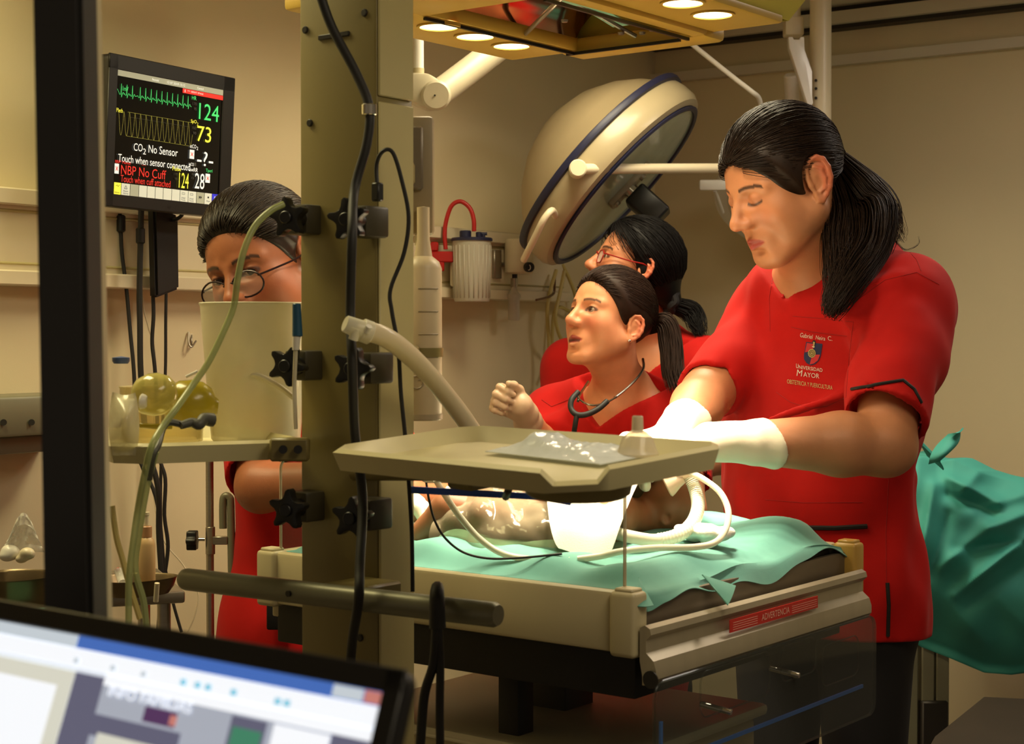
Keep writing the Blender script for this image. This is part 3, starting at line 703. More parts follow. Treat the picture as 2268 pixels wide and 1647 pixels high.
MB().cyl(o+V(16*k, -.005, H+14*k), o+V(34*k, -.005, H+14*k), 3.5*k).build('lid_port', m_navy, lid)
m_redt = mat('red_rubber', (176, 22, 18), .45, var=.06)
MB().tube(pxs([(1050, 512, dj-.01), (1049, 485, dj-.01), (1040, 460, dj-.01), (1020, 446, dj-.01), (1000, 456, dj-.01), (988, 490, dj-.01), (985, 520, dj-.01), (987, 552, dj-.01)]), 5*k, 10).build('red_hose', m_redt, sc)
b = MB(); b.box(W(980, 569, dj), (52*k, .03, 24*k), None, .003, 1); b.box(W(960, 546, dj), (22*k, .03, 20*k), None, .003, 1); b.box(W(977, 590, dj), (14*k, .025, 22*k), None, .003, 1)
b.build('red_bracket', m_redt, sc)
MB().tube(pxs([(960, 556, dj), (944, 566, dj), (942, 590, dj)]), .005, 8).build('vacuum_nipple', m_cream, sc)
MB().box(W(1008, 600, dj+.045), (20*k, .07, 70*k), None, .003, 1).build('holder', m_cream, sc)
dr = D_wl(1120)-.09; k = dr/FPX
vr = thing('vacuum_regulator', 'cream vacuum regulator with black knob on the wall rail', 'regulator', W(1150, 640, dr))
MB().lathe(W(1150, 607, dr), ZV, [(0, 0), (26*k, 0), (32*k, 4*k), (32*k, 70*k), (29*k, 77*k), (0, 79*k)], 32).build('body', m_cream, vr)
kb = W(1158, 592, dr)+V(0, -30*k, 0)
MB().cyl(W(1158, 592, dr), W(1174, 593, dr)+V(0, -38*k, 0), 11*k, bev=.002).build('knob', m_black, vr)
MB().tube([W(1171+4*math.cos(t/8*6.28*.5-1.2), 592+6*math.sin(t/8*6.28*.5-1.2), dr-39*k) for t in range(9)], .0012, 6).build('knob_mark', m_white, vr)
MB().cyl(W(1100, 585, dr+.02), W(1125, 587, dr), 5*k).build('inlet', m_steel, vr)
MB().cyl(W(1088, 585, dr+.03), W(1104, 585, dr+.02), 11*k).build('coupling', m_chrome, vr)
MB().cyl(W(1106, 585, dr+.02), W(1112, 585, dr+.02), 8*k).build('coupling_ring', m_black, vr)
b = MB().cyl(W(1140, 606, dr), W(1140, 618, dr), 6*k); b.build('outlet_neck', m_black, vr)
MB().cyl(W(1139, 616, dr), W(1139, 636, dr), 8*k, bev=.001).build('outlet_nut', m_steel, vr)
MB().lathe(W(1138, 710, dr), ZV, [(0, 0), (11*k, 0), (13*k, 3*k), (13*k, 45*k), (15*k, 52*k), (15*k, 58*k), (8*k, 66*k), (5*k, 76*k), (0, 76*k)], 24).build('water_trap', m_jar, vr)
MB().lathe(W(1138, 672, dr), ZV, [(0, 0), (11*k, 0), (9*k, 9*k), (0, 12*k)], 20).build('float', m_black, vr)
MB().box(on_wl(1100, 585, .04), (.035, .012, 62*D_wl(1100)/FPX), (wl, nl, ZV), .002, 1).build('outlet_plate', m_steel, vr)
rod = thing('bent_rod', 'thin brown bent rod sticking out below the wall rail', 'rod', on_wl(1188, 664, .1))
MB().tube([on_wl(1229, 592, .03), on_wl(1228, 640, .05), on_wl(1224, 652, .07), on_wl(1206, 660, .11), on_wl(1188, 664, .14)], .0035, 8, n=3).build('rod', mat('brown_rod', (96, 62, 34), .4), rod)
m_hose = mat('yellow_hose', (214, 196, 120), .4, glass=.15, var=.05)
hs = [('hanging_hose', 'long pale yellow hose loop hanging right of the wall rail', [(1245, 585), (1262, 620), (1275, 660), (1268, 690), (1240, 680), (1226, 700), (1222, 780), (1216, 820), (1210, 835)]),
      ('hanging_hose', 'straight pale yellow hose hanging below the wall rail end', [(1232, 598), (1220, 640), (1212, 690), (1216, 760), (1213, 830), (1206, 845)]),
      ('hanging_hose', 'short pale yellow hose curling beside the dark haired woman', [(1250, 600), (1240, 650), (1230, 700), (1238, 740), (1250, 760)])]
for hi, (nm_, lb, pp) in enumerate(hs): tag(MB().tube([on_wl(x, y, .035+.03*hi+.006*math.sin(i)) for i, (x, y) in enumerate(pp)], .0055, 8).build(nm_, m_hose), lb, 'hose', 'hoses by the wall rail')
# ================================================================== ceiling lamps
GC = W(1382, 409, 4.2); GA = V(.715, -.185, -.675).normalized()
sl = thing('surgical_lamp', 'large cream dome surgical lamp with navy rim, tilted behind the team', 'surgical lamp', GC-GA*.1-ZV*.28)
m_dome = mat('lamp_dome', (164, 147, 114), .5, var=.03)
R0 = .286
MB().lathe(GC, GA, [(0, -.255), (.06, -.25), (.13, -.225), (.19, -.185), (.235, -.14), (.262, -.10), (R0, -.088)], 56).build('dome', m_dome, sl)
MB().lathe(GC, GA, [(R0, -.093), (R0+.009, -.09), (R0+.011, -.083), (R0+.009, -.074), (R0, -.071)], 56).build('navy_band', m_navy, sl)
MB().lathe(GC, GA, [(R0, -.073), (R0+.004, -.05), (R0+.004, -.02), (R0-.004, -.004), (R0-.02, .002), (R0-.026, -.004), (R0-.03, -.03)], 56).build('rim', mat('lamp_rim', (172, 158, 126), .36, var=.03, coat=.15), sl)
MB().lathe(GC, GA, [(R0-.022, .002), (R0-.018, .008), (R0-.024, .012), (R0-.032, .010), (R0-.034, .002)], 56).build('gasket', m_navy, sl)
MB().lathe(GC, GA, [(0, -.002), (R0-.03, -.002), (R0-.03, .004), (0, .006)], 56).build('glass', mat('lamp_glass', (190, 200, 180), .06, glass=.5), sl)
MB().lathe(GC, GA, [(0, -.09), (.1, -.085), (.2, -.06), (R0-.03, -.02)], 40).build('reflector', mat('lamp_reflector', (170, 178, 156), .25, metal=.6), sl)
ga2 = GA.orthogonal().normalized(); ga3 = GA.cross(ga2)
EX = (V(.69, 0, .72)-GA*GA.dot(V(.69, 0, .72))).normalized(); EY = GA.cross(EX)
MB().box(GC+GA*.012+EX*.01, (.15, .05, .02), (EX, EY, GA), .006, 2).build('bulb_housing', mat('grey_housing', (140, 134, 108), .4), sl)
for t in (-.05, .0, .045): MB().cyl(GC+GA*.02+EX*t+EY*.01, GC+GA*.03+EX*t+EY*.01, .009, bev=.002).build('housing_screw', m_steel, sl)
MB().box(GC+GA*.085, (.066, .066, .10), (EX, EY, GA), .008, 3).build('handle_grip', m_black, sl)
MB().cyl(GC+GA*.02, GC+GA*.04, .022).build('grip_collar', m_chrome, sl)
pv = W(1280, 373, 3.90); MB().cyl(pv+V(0, .05, 0), pv+V(0, -.012, 0), .0215, bev=.003).build('pivot', m_cream, sl)
MB().cyl(W(1285, 374, 3.91), W(1815, 372, 4.32), .0128, bev=.001).build('arm', m_cream, sl)
MB().tube(pxs([(1160, 575, 4.03), (1170, 555, 3.99), (1190, 515, 3.95), (1205, 485, 3.93), (1222, 466, 3.94), (1230, 478, 4.0)]), .0085, 10).build('side_handle', m_cream, sl)
cp = MB().cyl(W(1817, 470, 4.35), V(W(1817, 100, 4.35).x, W(1817, 100, 4.35).y, CEIL-.001), .0285, seg=28).build('ceiling_pole', m_cream, sl)
for y in (178, 196, 217): MB().cyl(W(1807, y, 4.318), W(1807, y, 4.328), .0038).build('pole_screw', m_dark, cp)
MB().cyl(W(1836, 0, 4.34), W(1833, 195, 4.34), .004).build('pole_edge', m_white, cp)
# second lamp, mostly behind the tall person's head
GC2 = W(1740, 455, 4.75); GA2 = V(-.25, -.55, -.8).normalized()
s2 = thing('surgical_lamp', 'white surgical lamp behind the head of the tall person in red', 'surgical lamp', GC2-ZV*.2)
MB().lathe(GC2, GA2, [(0, -.16), (.08, -.15), (.15, -.115), (.2, -.06), (.215, -.02), (.21, 0), (.19, .005), (0, .004)], 48).build('dome', m_white, s2)
MB().lathe(GC2, GA2, [(0, .005), (.17, .005), (.17, .009), (0, .012)], 40).build('glass', mat('pale_lamp_glass', (208, 200, 178), .15), s2)
MB().box(W(1578, 410, 4.5), (.075, .02, .03), None, .006, 2).build('handle', m_white, s2)
MB().cyl(W(1583, 420, 4.5), W(1600, 470, 4.6), .006).build('handle_stem', m_white, s2)
ol = [(1744, 84), (1754, 84), (1756, 90), (1768, 90), (1771, 84), (1779, 84), (1780, 112), (1797, 160), (1797, 215), (1799, 230), (1792, 240), (1786, 232), (1746, 108)]
MB().extrude([((x-1770)*4.3/FPX, (160-y)*4.3/FPX) for x, y in ol], W(1770, 160, 4.3), RT, UPV, FW, .03, .002).build('spring_arm', mat('lit_white_enamel', (246, 244, 240), .25, var=.01), s2)  # whiter than the other enamel: strong light on the arm put into its colour
MB().cyl(W(1752, 165, 4.4), W(1760, 330, 4.5), .02, bev=.004).build('lower_arm', m_white, s2)
MB().cyl(W(1760, 330, 4.5), GC2-GA2*.14, .018).build('yoke', m_white, s2)
MB().tube(pxs([(1525, 92, 4.15), (1560, 120, 4.15), (1620, 168, 4.15), (1664, 202, 4.15), (1680, 216, 4.17), (1686, 238, 4.2)]), .0065, 10).build('chrome_rod', m_white, s2)
MB().box(W(1757, 60, 4.4), (.05, .05, .05), None, .004).build('arm_mount', m_cream, s2)
MB().cyl(W(1757, 55, 4.4), V(W(1757, 55, 4.4).x, W(1757, 55, 4.4).y, CEIL-.001), .02).build('drop_tube', m_cream, s2)
# ceiling swing arm left of the heater head
ca = thing('ceiling_swing_arm', 'white jointed ceiling arm beside the warmer column', 'swing arm', W(945, 245, 3.55))
k = 3.55/FPX
top = W(927, 40, 3.55)
MB().cyl(W(927, 170, 3.55), V(top.x, top.y, CEIL-.001), .0115).build('drop_tube', m_white, ca)
MB().cyl(W(927, 168, 3.55), W(927, 152, 3.55), .0125).build('collar', m_beige, ca)
MB().extrude([((x-935)*k, (205-y)*k) for x, y in ((905, 165), (950, 167), (972, 180), (972, 240), (945, 243), (905, 225))], W(935, 205, 3.56), RT, UPV, FW, .06, .006).build('knuckle', mat('muted_white', (186, 176, 150), .4), ca)  # white toned down evenly to offset the strong light on this arm
jo = MB().cyl(W(966, 211, 3.51), W(966, 211, 3.60), 33*k, bev=.005, seg=32).build('joint', MATS['muted_white'], ca)
MB().cyl(W(963, 211, 3.507), W(963, 211, 3.512), .002).build('joint_screw', m_dark, jo)
MB().cyl(W(975, 205, 3.555), W(1230, 10, 3.75), .030, .029, 24).build('arm', mat('muted_white', (186, 176, 150), .4), ca)
# ================================================================== shelves (trays) on the column
def tray(name, label, c, ax, ay, az, a, b, ch, rim, notch, boss=None):
    t = thing(name, label, 'shelf', c-az*.03)
    def outline(o):
        A, Bq = a/2-o, b/2-o; k = ch-o*.41
        return [(A-k, -Bq), (A, -Bq+k), (A, Bq-k*.5), (A-k*.5, Bq), (-A+k*.5, Bq), (-A, Bq-k*.5), (-A, -Bq+k*.6), (-A+k*.6, -Bq)]
    P = lambda q, z: c+ax*q[0]+ay*q[1]+az*z
    MB().extrude(outline(.012), c-az*.022, ax, ay, az, .008, .002).build('plate', m_tray, t)
    o0, o1, o2, o3 = outline(.0), outline(.006), outline(.020), outline(.006); n = 8; bm = MB()
    hs = [0]*n
    def ring(o, zf): return [P(o[i], zf(i)) for i in range(n)]
    low = notch
    # every side of the rim is a wall of full height; the chamfer corners listed in notch dip down
    for i in range(n):
        j = (i+1) % n; h = -.014 if i in low else 0.0
        def q(o, f, z): return P((o[i][0]+(o[j][0]-o[i][0])*f, o[i][1]+(o[j][1]-o[i][1])*f), z)
        e0 = -.10 if False else 0
        for f0, f1, za, zb in ([(0, .18, 0, h), (.18, .82, h, h), (.82, 1, h, 0)] if h else [(0, 1, 0, 0)]):
            A_, B_ = (o3, f0), (o3, f1)
            vs = [q(o3, f0, -.026), q(o3, f1, -.026), q(o0, f1, zb-.004), q(o0, f0, za-.004), q(o1, f0, za), q(o1, f1, zb), q(o2, f0, -.018), q(o2, f1, -.018)]
            bm.poly(vs, [(0, 1, 2, 3), (3, 2, 5, 4), (4, 5, 7, 6), (6, 7, 1, 0)])
    bmesh.ops.remove_doubles(bm.b, verts=bm.b.verts[:], dist=.0004); bm.build('rim', m_tray, t, True, 35)
    return t
m_tray = mat('shelf_plastic', (206, 196, 150), .42, var=.04, vs_=10)
TD = 1.85; tc = W(1141.6, 985.4, TD)
tR = Euler((0, 0, -.874)).to_matrix() @ Euler((.085, 0, 0)).to_matrix()
tx, ty, tz = tR@V(1, 0, 0), tR@V(0, 1, 0), tR@V(0, 0, 1)
sh1 = tray('accessory_shelf', 'beige swing-out shelf holding a plastic pouch in front of the warmer bed', tc, tx, ty, tz, .455, .236, .05, .03, (0,))
MB().lathe(tc+tx*.135-ty*.03-tz*.044, tz, [(0, 0), (.05, 0), (.056, .004), (.06, .018), (0, .018)], 40).build('pivot_boss', m_olive, sh1)
MB().box(tc-tx*.19+ty*.085-tz*.05, (.05, .05, .05), (tx, ty, tz), .004, 1).build('clamp', m_olive, sh1)
MB().tube([tc-tx*.12+ty*.02-tz*.035, tc-tx*.17+ty*.06-tz*.05, V(CP(.03, -.012, 0).x, CP(.03, -.012, 0).y, tc.z-.055)], .011, 10, n=4).build('support_arm', m_olive, sh1)
c2 = (W(255, 985, 2.02)+W(690, 985, 2.13))/2; e2 = (W(690, 985, 2.13)-W(255, 985, 2.02)); e2.z = 0; L2_ = e2.length; e2.normalize(); f2 = V(-e2.y, e2.x, 0)
c2 = c2+f2*.19; c2.z = 1.163
sh2 = tray('accessory_shelf', 'beige side shelf carrying the resuscitator bag and a frosted cup', c2, e2, f2, ZV, L2_+.0, .38, .055, .03, ())
MB().box(W(642, 995, 2.09), (.05, .02, .03), None, .003, 1).build('clamp', m_olive, sh2)
for x in (627, 660): MB().cyl(W(x, 995, 2.075), W(x, 995, 2.07), .0055).build('clamp_hole', m_black, sh2)
# blue strip under the shelf
bs = thing('blue_strip', 'dark blue plastic strip under the shelf in front of the bed', 'strip', W(1090, 1110, 2.02))
b = MB(); q = pxs([(905, 1077, 2.1), (905, 1092, 2.1), (1195, 1107, 2.0), (1262, 1119, 1.985), (1264, 1109, 1.985), (1200, 1094, 2.0)]); nn = V(.3, 1, 0).normalized()*.006
b.poly(q+[p+nn for p in q], [tuple(range(6)), tuple(range(11, 5, -1))]+[(i, (i+1) % 6, 6+(i+1) % 6, 6+i) for i in range(6)]); b.build('bar', m_blue, bs, False)
MB().tube([W(1120, 1100, 2.01), W(1130, 1075, 1.95)], .005, 8, smooth=False).build('hanger', m_dark, bs)
# ------------------------------------------------------------------ items on the big shelf
def crumple(fn, amp, sc, seed=0):
    r = np.random.default_rng(seed); K = r.normal(0, sc, (7, 2)); ph = r.uniform(0, 6.28, 7)
    def g(u, v):
        s = sum(abs(math.sin(K[i][0]*u+K[i][1]*v+ph[i]))-.6 for i in range(7))/7
        return s*amp
    return g
g1 = crumple(None, .010, 14, 3)
def pouch(u, v):
    p = tc+tx*(-.075+.215*u)+ty*(.015+.085*v-.015*u)-tz*.017
    w = min(1, 4*u, 4*(1-u), 4*v, 4*(1-v)); return p+tz*(.004+max(0, .010*w+g1(u, v)*w+.011*math.exp(-((u-.30)/.13)**2-((v-.5)/.3)**2)*w))
m_pouch = mat('clear_pouch', (240, 246, 250), .10, glass=.40, var=.08, bump=.3, bs=70)
po = thing('plastic_pouch', 'crumpled clear plastic pouch lying on the beige shelf', 'pouch', tc+tx*.06+ty*.05-tz*.017)
MB().sheet(pouch, 40, 20, .0012).build('film', m_pouch, po)
fm = thing('face_mask', 'clear plastic infant face mask with upright connector on the shelf', 'mask', tc+tx*.13+ty*.07-tz*.017)
mc = W(1412, 990, 1.80); mc.z = (tc+tx*.1+ty*.07-tz*.016).z; k = 1.80/FPX
MB().lathe(mc, ZV, [(46*k, .001), (48*k, .004), (42*k, .010), (34*k, .022), (20*k, .028), (13*k, .030)], 32).build('dome', mat('mask_plastic', (226, 214, 190), .15, glass=.45), fm)
MB().lathe(mc+ZV*.027, ZV, [(12*k, 0), (13*k, .003), (12*k, .018), (10*k, .019), (9*k, .003)], 24).build('connector', mat('mask_connector', (214, 200, 176), .2, glass=.3), fm)
# ------------------------------------------------------------------ items on the side shelf
TZ2 = c2.z-.017
def on2(px, d): p = W(px, 985, d); p.z = TZ2; return p
cu = thing('frosted_cup', 'tall frosted plastic cup on the side shelf by the column', 'cup', on2(567, 2.33))
k = 2.33/FPX; o = on2(567, 2.33)
MB().lathe(o, ZV, [(0, .002), (94*k, .002), (98*k, .006), (121*k, 300*k), (124*k, 306*k), (119*k, 304*k), (95*k, .01), (0, .008)], 40).build('wall', m_frost, cu)
MB().tube(pxs([(520, 860, 2.28), (560, 830, 2.26), (610, 850, 2.26), (650, 880, 2.27)]), .004, 8).build('inner_tube', m_tubing, cu)
MB().tube([o+V(121*k*math.cos(t*.2618), 121*k*math.sin(t*.2618), 305*k) for t in range(25)], .002, 8, smooth=False).build('lip', m_frost, cu)
# yellow resuscitator bag with clear valve
m_amb = mat('yellow_silicone', (176, 158, 40), .25, var=.06, coat=.4, trans=.15)
m_amb_c = mat('clear_yellow', (206, 196, 110), .12, glass=.45, coat=.5)
rb_ = thing('resuscitator_bag', 'yellow rubber resuscitator bag with clear valve on the side shelf', 'resuscitator bag', on2(390, 2.16))
k = 2.16/FPX
ax_ = V(.95, .2, -.10).normalized(); c = W(352, 888, 2.17)
prof = [(0, 0), (14*k, 1*k), (20*k, 8*k), (34*k, 18*k), (50*k, 40*k), (55*k, 66*k), (52*k, 92*k), (40*k, 112*k), (22*k, 122*k), (16*k, 130*k), (0, 131*k)]
MB().lathe(c, ax_, prof, 36).build('bag', m_amb, rb_)
c3 = W(292, 880, 2.11)
MB().lathe(c3, V(.9, .1, .12), [(0, 0), (22*k, 2*k), (38*k, 16*k), (47*k, 42*k), (46*k, 62*k), (36*k, 84*k), (20*k, 96*k), (0, 99*k)], 32).build('valve_chamber', m_amb_c, rb_)
MB().cyl(W(262, 893, 2.09), W(300, 896, 2.09), 13*k, bev=.002).build('valve_port', m_white, rb_)
MB().cyl(W(310, 888, 2.085), W(325, 890, 2.085), 17*k, 15*k, bev=.002).build('valve_cap', m_white, rb_)
MB().tube(pxs([(312, 942, 2.10), (345, 944, 2.09), (380, 944, 2.10)]), 6*k, 10).build('cushion_ring', m_amb, rb_)
MB().cyl(W(412, 834, 2.16), W(438, 822, 2.16), 3.5*k).build('oxygen_stub', m_white, rb_)
bg = thing('oxygen_reservoir_bag', 'limp clear reservoir bag hanging over the left end of the side shelf', 'bag', W(275, 1010, 2.02))
g2 = crumple(None, .012, 5, 5)
def bagf(u, v):
    x = 250+50*u+14*math.sin(3*v)*(u-.5); y = 868+140*v+8*math.sin(3*u)*(1-v); d = 2.04-.035*math.sin(math.pi*u)*math.sin(math.pi*min(1, v*1.1))+g2(u, v)*.6
    return W(x, y, d)
MB().sheet(bagf, 16, 30, .001).build('film', mat('milky_film', (226, 220, 190), .2, glass=.55, bump=.3, bs=60), bg)
MB().lathe(W(268, 805, 2.25), ZV, [(0, 0), (16*k, 0), (20*k, 6*k), (20*k, 14*k), (0, 17*k)], 20).build('blue_cap', mat('blue_cap', (70, 90, 140), .4), bg)
cl = thing('clear_container', 'low clear plastic container behind the yellow bag', 'container', on2(370, 2.3))
o = on2(360, 2.32); k2 = 2.32/FPX
MB().lathe(o, ZV, [(0, .002), (88*k2, .002), (92*k2, 120*k2), (95*k2, 124*k2), (90*k2, 122*k2), (86*k2, .005), (0, .005)], 32).build('wall', mat('hazy_plastic', (200, 190, 150), .2, glass=.8), cl)
gt = thing('grey_sensor_plug', 'grey sensor plug and lead lying on the side shelf edge', 'plug', on2(440, 2.05))
MB().tube(pxs([(470, 930, 2.07), (452, 928, 2.06), (440, 940, 2.05), (425, 935, 2.05), (400, 942, 2.04)]), .008, 10, rfun=lambda t, i: .009-.004*t).build('plug', mat('grey_rubber', (82, 82, 74), .5), gt)
MB().tube(pxs([(405, 940, 2.045), (375, 935, 2.04), (360, 950, 2.03), (350, 985, 1.995), (338, 1010, 1.985), (330, 1060, 2.0)]), .0045, 8).build('lead', MATS['grey_rubber'], gt)
m_gtube = mat('green_tubing', (176, 184, 126), .3, glass=.35, var=.05)
gh = thing('green_oxygen_tube', 'long pale green tube hanging from the clamp past the yellow bag', 'tube', W(290, 1350, 2.0))
MB().tube(pxs([(628, 452, 2.08), (600, 466, 2.07), (565, 500, 2.06), (540, 555, 2.05), (526, 620, 2.05), (517, 680, 2.06), (490, 745, 2.05), (460, 805, 2.04), (425, 855, 2.03), (390, 905, 2.0), (360, 945, 1.985), (335, 990, 1.96), (318, 1060, 1.975), (305, 1130, 2.0), (295, 1200, 2.0), (286, 1280, 2.0), (285, 1380, 2.0)]), .0042, 10).build('tube', m_gtube, gh)
tag(MB().tube(pxs([(345, 1000, 2.03), (325, 1080, 2.04), (308, 1180, 2.04), (300, 1260, 2.04), (318, 1330, 2.04), (325, 1390, 2.04)]), .0042, 8).build('green_oxygen_tube', m_gtube), 'shorter pale green tube hanging under the side shelf', 'tube')
tag(MB().tube(pxs([(248, 1120, 2.1), (258, 1190, 2.1), (272, 1240, 2.1), (285, 1290, 2.1), (310, 1370, 2.1)]), .004, 8).build('yellow_tube', m_hose), 'thin yellowish tube beside the window post', 'tube')
pb = thing('blue_probe', 'blue tipped probe standing against the column', 'probe', W(657, 785, 2.11))
MB().cyl(W(657, 672, 2.11), W(659, 745, 2.11), .0055, .0068, bev=.001).build('blue_grip', mat('probe_blue', (26, 80, 110), .4), pb)
MB().cyl(W(657, 745, 2.11), W(655, 775, 2.11), .0055, .0045).build('probe_tip', m_white, pb)
MB().tube(pxs([(655, 775, 2.11), (652, 860, 2.12), (655, 950, 2.12)]), .0028, 8).build('probe_lead', m_tubing, pb)
# white graduated bottle and grey unit behind the column
wb = thing('graduated_bottle', 'tall white graduated bottle hanging behind the warmer column', 'bottle', W(940, 930, 2.32))
k = 2.32/FPX; o = W(938, 930, 2.32)
MB().lathe(o, ZV, [(0, 0), (38*k, 0), (41*k, 5*k), (41*k, 335*k), (35*k, 350*k), (20*k, 362*k), (14*k, 400*k), (14*k, 470*k), (0, 472*k)], 36).build('shell', mat('milky_white', (206, 188, 156), .4, glass=.05), wb)
for y in (640, 690, 740, 790, 840): MB().tube([o+V(math.sin(t*.14-.2)*41.6*k, -math.cos(t*.14-.2)*41.6*k, (930-y)*k) for t in range(9)], .0012, 6, smooth=False).build('graduation', mat('grey_ink', (158, 142, 116), .5), wb)
MB().lathe(o+ZV*2*k, ZV, [(41.5*k, 0), (42.5*k, 0), (42.5*k, 12*k), (41.5*k, 12*k)], 36).build('base_band', MATS['grey_ink'], wb)
MB().tube([o+V(-12*k+14*k*math.cos(t*.5236), -42.5*k, 85*k+14*k*math.sin(t*.5236)) for t in range(13)], .0012, 6, smooth=False).build('ring_mark', MATS['grey_ink'], wb)
b = MB(); b.box(V(o.x-.012, 2.235, o.z+150*k), (.016, .13, .02), None, .003, 1); b.lathe(o+ZV*140*k, ZV, [(41.5*k, 0), (44*k, 0), (44*k, 20*k), (41.5*k, 20*k)], 36); b.build('bracket', m_olive, wb)
gu = thing('grey_column_unit', 'blurred grey upright unit behind the column above the bottle', 'unit', W(935, 520, 2.34))
k = 2.34/FPX
MB().box(V(W(925, 390, 2.34).x-.01, 2.25, W(925, 390, 2.34).z), (.016, .14, .03), None, .003, 1).build('bracket', m_olive, gu)
MB().box(W(925, 390, 2.34), (52*k*1.4, .03, 260*k), None, .006, 2).build('shell', mat('mauve_grey', (146, 130, 100), .5), gu)
MB().box(W(922, 350, 2.322), (30*k, .012, 140*k), None, .003, 1).build('dark_label', mat('dark_mauve', (112, 100, 84), .5), gu)
MB().cyl(W(930, 500, 2.34), W(930, 545, 2.34), .008).build('outlet', m_frost, gu)
# wide breathing hose with a clear adapter
m_wide = mat('wide_hose', (222, 208, 176), .3, glass=.18, var=.05)
wh_ = thing('breathing_hose', 'wide translucent hose with open end rising in front of the column', 'hose', W(1065, 955, 2.2))
MB().tube(pxs([(800, 730, 1.98), (850, 745, 2.0), (900, 780, 2.05), (950, 830, 2.1), (1000, 890, 2.15), (1040, 945, 2.18), (1075, 1000, 2.2)]), .0125, 16, n=8).build('hose', m_wide, wh_)
MB().cyl(W(764, 716, 1.97), W(806, 733, 1.98), .0105, .0125, bev=.001).build('open_end', m_frost, wh_)
MB().cyl(W(800, 730, 1.98), W(822, 738, 1.985), .0145, bev=.001).build('collar', m_frost, wh_)
MB().cyl(W(812, 735, 1.97), W(818, 722, 1.965), .004).build('sampling_port', m_white, wh_)
MB().cyl(W(790, 728, 1.97), W(782, 752, 1.972), .006).build('side_port', m_frost, wh_)
# ================================================================== laptop and the desk under it
ltop_r, ltop_l = W(906, 1484, .85), W(-5, 1322, 1.078)
lx = (ltop_r-ltop_l); lx.z = 0; lx.normalize(); ln_ = V(-lx.y*-1, -lx.x, 0); ln_ = V(lx.y, -lx.x, 0)
if ln_.y > 0: ln_ = -ln_
tl = math.radians(20); ldn = (ln_*math.sin(tl)-ZV*math.cos(tl)).normalized(); lnn = lx.cross(ldn).normalized()
if lnn.dot(ln_) < 0: lnn = -lnn
LW, LH = (ltop_r-ltop_l).length+.02, .235
lp = thing('laptop', 'open black laptop with glowing screen at the bottom left', 'laptop', ltop_r-lx*LW/2+ldn*LH)
def LP(x, y, o=0): "lid point: x metres left of the right edge, y metres down"; return ltop_r-lx*x+ldn*y+lnn*o
lidc = LP(LW/2, LH/2, -.005)
MB().extrude(rrect(LW, LH, .010), lidc, -lx, -ldn, lnn, .010, .002).build('lid', m_black, lp)
BZL, BZT = .0135, .0135
b = MB()
for x0, x1, y0, y1 in ((0, LW, 0, BZT), (0, LW, LH-.02, LH), (0, BZL, 0, LH), (LW-BZL, LW, 0, LH)):
    b.box(LP((x0+x1)/2, (y0+y1)/2, .0012), (x1-x0, y1-y0, .003), (lx, ldn, lnn), .001, 1)
b.build('bezel', m_black, lp)
SW, SH = LW-2*BZL, LH-BZT-.02
def SPt(x, y, o=0): "screen point: x from right 0..1, y from top 0..1"; return LP(BZL+SW*x, BZT+SH*y, .0004+o)
ls = MB().poly([SPt(0, 0), SPt(1, 0), SPt(1, 1), SPt(0, 1)], [(0, 1, 2, 3)]).build('screen', glow('laptop_white', (214, 220, 228), .95), lp, False)
LL = [0]
def lrect(name, x0, y0, x1, y1, m):
    f = lambda y: y if y <= .04 or y >= .99 else .04+(y-.04)*.60
    y0, y1 = f(y0), f(y1); LL[0] += 1; o = .0002+.00003*LL[0]; return MB().poly([SPt(x0, y0, o), SPt(x1, y0, o), SPt(x1, y1, o), SPt(x0, y1, o)], [(0, 1, 2, 3)]).build(name, m, ls, False)
gl_blue = glow('laptop_blue', (70, 110, 190), .85); gl_pale = glow('laptop_pale', (196, 206, 214), .9); gl_grey = glow('laptop_grey', (104, 104, 128), .75)
gl_mauve = glow('laptop_mauve', (170, 176, 190), .85); gl_pur = glow('laptop_purple', (92, 60, 104), .7); gl_redl = glow('laptop_red', (206, 130, 120), .8); gl_gr = glow('laptop_green', (70, 140, 110), .75)
gl_cyan = glow('laptop_cyan', (130, 200, 225), .9); gl_wht = glow('laptop_bright', (238, 242, 248), 1.0); gl_cream = glow('laptop_cream', (214, 214, 200), .9)
lrect('title_bar', .0, .0, .72, .038, gl_blue); lrect('close_button', .0, .002, .035, .035, gl_redl); lrect('window_buttons', .037, .002, .10, .035, gl_pale)
lrect('tab_strip', .72, .0, 1, .038, gl_pale); lrect('toolbar', 0, .04, 1, .13, gl_wht)
for x in (.18, .2, .30, .36, .385, .42, .52, .6, .7): lrect('toolbar_icon', x, .085, x+.014, .115, gl_cyan if x < .5 else gl_pale)
lrect('page_margin', .62, .155, .70, 1, gl_grey); lrect('slide', .08, .155, .62, 1, gl_mauve); lrect('right_margin', .0, .19, .08, 1, gl_grey); lrect('top_band', .0, .14, .62, .19, gl_wht)
lrect('left_panel', .70, .155, 1, 1, gl_cream); lrect('left_card', .74, .24, 1, .9, gl_wht)
lrect('photo_purple', .42, .245, .50, .32, gl_pur); lrect('photo_red', .418, .262, .435, .31, gl_redl); lrect('photo_grey', .40, .335, .62, .44, gl_grey); lrect('photo_cream', .44, .42, .60, .75, gl_cream)
lrect('chart_frame', .215, .20, .295, .42, gl_grey); lrect('chart_green', .222, .25, .288, .34, gl_gr); lrect('chart_pale', .222, .35, .288, .40, gl_pale); lrect('panel_pale', .08, .2, .2, .8, gl_wht)
vs, fs = text_fit('INFO FAMILIAS', 0, 0, 1, 1)
MB().poly([SPt(.60-.21*x, .158-.030*y, .0015) for x, y in vs], fs).build('slide_heading', gl_wht, ls, False)
lb_ = LP(LW/2, LH, -.005); bd = ln_*1.0
